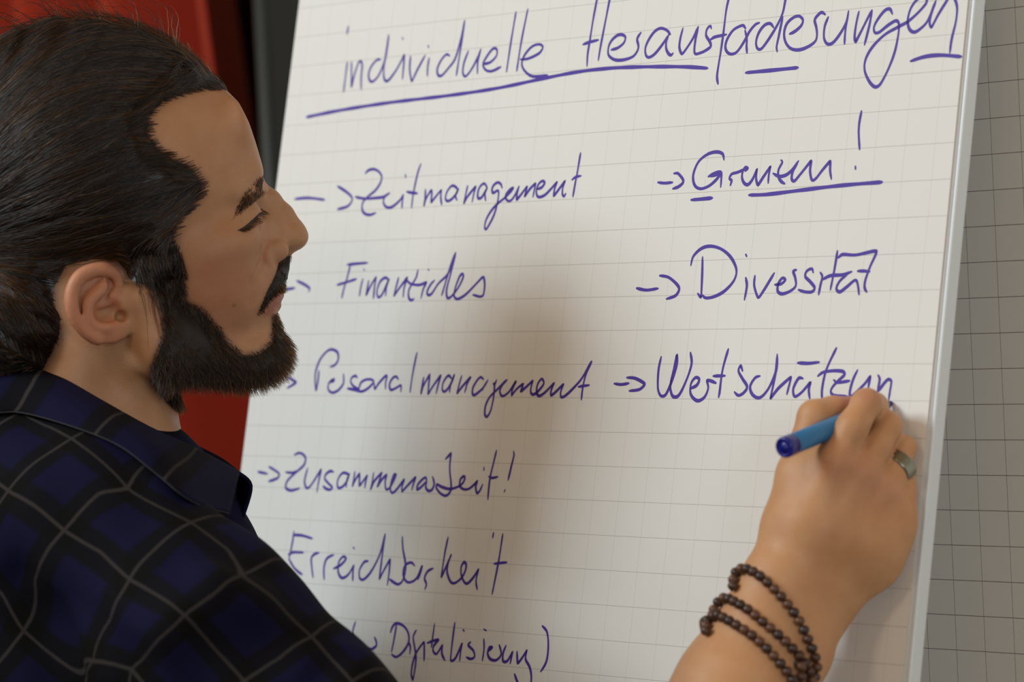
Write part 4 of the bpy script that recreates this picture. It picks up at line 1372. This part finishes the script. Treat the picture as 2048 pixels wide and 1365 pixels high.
for b_, a_ in ((-0.13, -0.02), (0.12, 0.02)):
    s1 = [cap(W(a_ - 0.03, b_, 0.045), W(a_ + 0.12, b_ - 0.01 * (1 if b_ < 0 else -1), 0.04), 0.042, 0.038, 0.02), cap(W(a_ - 0.01, b_, 0.09), W(a_ + 0.02, b_, 0.05), 0.045, 0.045, 0.02)]
    s1.append(dict(t='f', f=lambda X: 0.004 - X[..., 2], c=W(a_, b_, 0.05), R=0.4, k=0.002, op='&'))
    lo, hi = bounds(s1); Vs, Qs = mesh_field(fld(s1), lo, hi, 0.008)
    mesh_np('shoe', relax(Vs, Qs, 1), Qs, mat('black_leather', (0.012, 0.011, 0.010), 0.4), person)

# ------------------------------------------------------------------ marker pen in the hand
PT = on_board(1784, 806, 0.0004); PE = U(1566, 897, 1.935)
ax_ = (PT - PE) / np.linalg.norm(PT - PE); LP = np.linalg.norm(PT - PE)
def lathe(name, prof, m, parent, seg=32):
    """prof: (distance from the back end in metres, radius in metres)"""
    bm = bmesh.new()
    up = np.array([0, 0, 1.0]); a = np.cross(ax_, up); a /= np.linalg.norm(a); b = np.cross(ax_, a); rings = []
    for s, r in prof:
        c = PE + ax_ * s
        rings.append([bm.verts.new(Vector(c + (a * math.cos(2 * math.pi * k / seg) + b * math.sin(2 * math.pi * k / seg)) * r)) for k in range(seg)])
    for i in range(len(rings) - 1):
        for k in range(seg): bm.faces.new((rings[i][k], rings[i][(k + 1) % seg], rings[i + 1][(k + 1) % seg], rings[i + 1][k]))
    bm.faces.new(rings[0][::-1]); bm.faces.new(rings[-1])
    return bm_obj(name, bm, m, parent, True)
pen = empty('marker_pen', tuple(PE), 'bright blue marker pen with a dark blue end cap, held in the writing hand', 'marker pen')
M_blue = mat('pen_barrel_blue', (0.006, 0.15, 0.36), 0.30, spec=0.6)
M_navy = mat('pen_cap_navy', (0.006, 0.010, 0.19), 0.28, spec=0.6)
q_ = 0.0068
lathe('barrel', [(0.010, q_ * 0.96), (0.0105, q_), (LP - 0.040, q_ * 0.98), (LP - 0.036, q_ * 0.8)], M_blue, pen)
lathe('end_cap', [(0.0, q_ * 0.30), (0.0003, q_ * 0.36), (0.0012, q_ * 0.40), (0.0012, q_ * 0.74), (0.0002, q_ * 0.86), (0.0010, q_ * 0.98), (0.0025, q_ * 1.03), (0.0100, q_ * 1.03), (0.0104, q_ * 0.9)], M_navy, pen)
lathe('grip_section', [(LP - 0.037, q_ * 0.82), (LP - 0.030, q_ * 0.84), (LP - 0.012, q_ * 0.66), (LP - 0.006, q_ * 0.5)], M_navy, pen)
lathe('nib', [(LP - 0.007, 0.0022), (LP - 0.002, 0.0018), (LP - 0.0002, 0.0010)], mat('nib_felt', (0.03, 0.02, 0.15), 0.8), pen)

# ------------------------------------------------------------------ silver ring
M_silver = mat('aged_silver', (0.30, 0.32, 0.27), 0.30, 1.0)
rg = empty('finger_ring', tuple(U(1802, 928, 1.990)), 'wide silver band ring on the ring finger', 'ring')
fa = U(1806, 897, 1.996) - U(1790, 942, 1.9875); fa /= np.linalg.norm(fa)
fa = fa + 0.55 * CX; fa /= np.linalg.norm(fa)
cen = U(1799, 932, 1.9895)
a1 = np.cross(fa, CZ); a1 /= np.linalg.norm(a1); a2 = np.cross(fa, a1)
def band(name, prof, m, parent, seg=64):
    bm = bmesh.new(); rings = []
    for k in range(seg):
        t = 2 * math.pi * k / seg; dr = a1 * math.cos(t) + a2 * math.sin(t)
        rings.append([bm.verts.new(Vector(cen + dr * r + fa * h)) for h, r in prof])
    n = len(prof)
    for k in range(seg):
        for i in range(n): bm.faces.new((rings[k][i], rings[k][(i + 1) % n], rings[(k + 1) % seg][(i + 1) % n], rings[(k + 1) % seg][i]))
    return bm_obj(name, bm, m, parent, True)
r0 = 0.0099
band('band', [(-0.0040, r0), (0.0040, r0), (0.0044, r0 + 0.0009), (0.0034, r0 + 0.0016), (0.0021, r0 + 0.0010), (0.0, r0 + 0.0018), (-0.0021, r0 + 0.0010), (-0.0034, r0 + 0.0016), (-0.0044, r0 + 0.0009)], M_silver, rg)

# ------------------------------------------------------------------ bead bracelets
M_bead = []
for k, c in enumerate(((0.045, 0.018, 0.010), (0.075, 0.030, 0.014), (0.028, 0.014, 0.010))):
    m = mat('wooden_bead_%d' % k, c, 0.38, spec=0.5)
    t_ = nd(m, 'ShaderNodeTexCoord'); nn = noise(m, t_.outputs['Object'], 500, 3)
    lk(m, mix_c(m, nn, c, tuple(v * 2.0 for v in c)), bsdf(m).inputs['Base Color']); M_bead.append(m)
armm = (np.linalg.norm(V - U(1540, 1270, 1.96), axis=1) < 0.12)
T_arm = tree(V, Q[armm[Q].all(1)])
M_string = mat('bracelet_cord', (0.02, 0.01, 0.008), 0.8)
bead_me = []
for m in M_bead:
    bm = bmesh.new(); bmesh.ops.create_uvsphere(bm, u_segments=14, v_segments=9, radius=0.0035)
    for v in bm.verts: v.co.z *= 0.93
    me = bpy.data.meshes.new('bead'); bm.to_mesh(me); bm.free()
    me.polygons.foreach_set('use_smooth', [True] * len(me.polygons)); me.materials.append(m); bead_me.append(me)
LOOPS = [('upper strand of dark wooden beads around the wrist, nearest the hand',
          [(1474, 1178), (1478, 1155), (1492, 1143), (1510, 1148), (1530, 1163), (1550, 1184), (1570, 1208), (1588, 1235), (1602, 1262), (1613, 1288), (1622, 1310), (1626, 1332), (1622, 1352), (1612, 1372)]),
         ('middle strand of dark wooden beads around the wrist',
          [(1434, 1238), (1440, 1218), (1456, 1203), (1477, 1211), (1498, 1224), (1515, 1239), (1532, 1254), (1550, 1270), (1566, 1285), (1582, 1302), (1598, 1320), (1610, 1342), (1614, 1362)]),
         ('lowest strand of dark wooden beads, farthest from the hand',
          [(1418, 1270), (1422, 1248), (1436, 1236), (1456, 1243), (1476, 1256), (1496, 1270), (1516, 1288), (1534, 1306), (1550, 1324), (1565, 1342), (1577, 1360), (1590, 1385)])]
axA, axB = U(1492, 1372, 1.945), U(1590, 1150, 1.975)
axd = (axB - axA) / np.linalg.norm(axB - axA)
for li, (lab, pts) in enumerate(LOOPS):
    vis = []
    for k, (px_, py_) in enumerate(pts):
        h = hit_px(T_arm, px_, py_)
        if h is None:
            g = U(px_, py_, 1.968); l, n, _, _ = T_arm.find_nearest(Vector(g)); h = g
            vis.append(np.array(h)); continue
        l, n, _, _ = T_arm.find_nearest(Vector(h))
        vis.append(np.array(l + n * 0.0036))
    vis = np.array(vis)
    back = []
    A0, A1 = vis[0], vis[-1]
    for t in np.linspace(0, 1, 9)[1:-1]:
        base_ = A1 * (1 - t) + A0 * t
        ac = axA + axd * ((base_ - axA) @ axd)
        p = ac + (base_ - ac) * 0.2 + CZ * (0.030 * math.sin(math.pi * t) ** 0.7 + 0.004)
        l, n, _, _ = T_arm.find_nearest(Vector(p))
        back.append(np.array(l + n * 0.0038))
    P = np.concatenate([vis, np.array(back), vis[:1]])
    P = catmull(P * 1000, 0.5) / 1000
    arc = np.concatenate([[0], np.cumsum(np.linalg.norm(np.diff(P, axis=0), axis=1))])
    nb_ = int(arc[-1] / 0.0064)
    br = empty('bead_bracelet', tuple(vis[4]), lab, 'bracelet')
    pos = [np.array([np.interp(s, arc, P[:, c]) for c in range(3)]) for s in np.linspace(0, arc[-1], nb_, endpoint=False)]
    bm = bmesh.new(); tube(bm, [Vector(p) for p in pos] + [Vector(pos[0])], 0.0007, 6); bm_obj('cord', bm, M_string, br)
    for k, p in enumerate(pos):
        o = bpy.data.objects.new('bead', bead_me[(k * 7 + li * 3 + (k // 3)) % 3]); COL.objects.link(o)
        t = pos[(k + 1) % nb_] - pos[k - 1]
        o.rotation_euler = Vector(t).to_track_quat('Z', 'Y').to_euler(); o.location = Vector(p)
        o.parent = br; o.matrix_parent_inverse = Matrix.Translation(Vector(vis[4])).inverted()
    if li == 1:      # larger end bead hanging at the knot
        bm = bmesh.new(); bmesh.ops.create_uvsphere(bm, u_segments=16, v_segments=10, radius=0.0052)
        g = U(1606, 1338, 1.950)
        for v in bm.verts: v.co = v.co + Vector(g)
        tag(bm_obj('knot_bead', bm, M_bead[2], br, True), 'larger dark end bead')
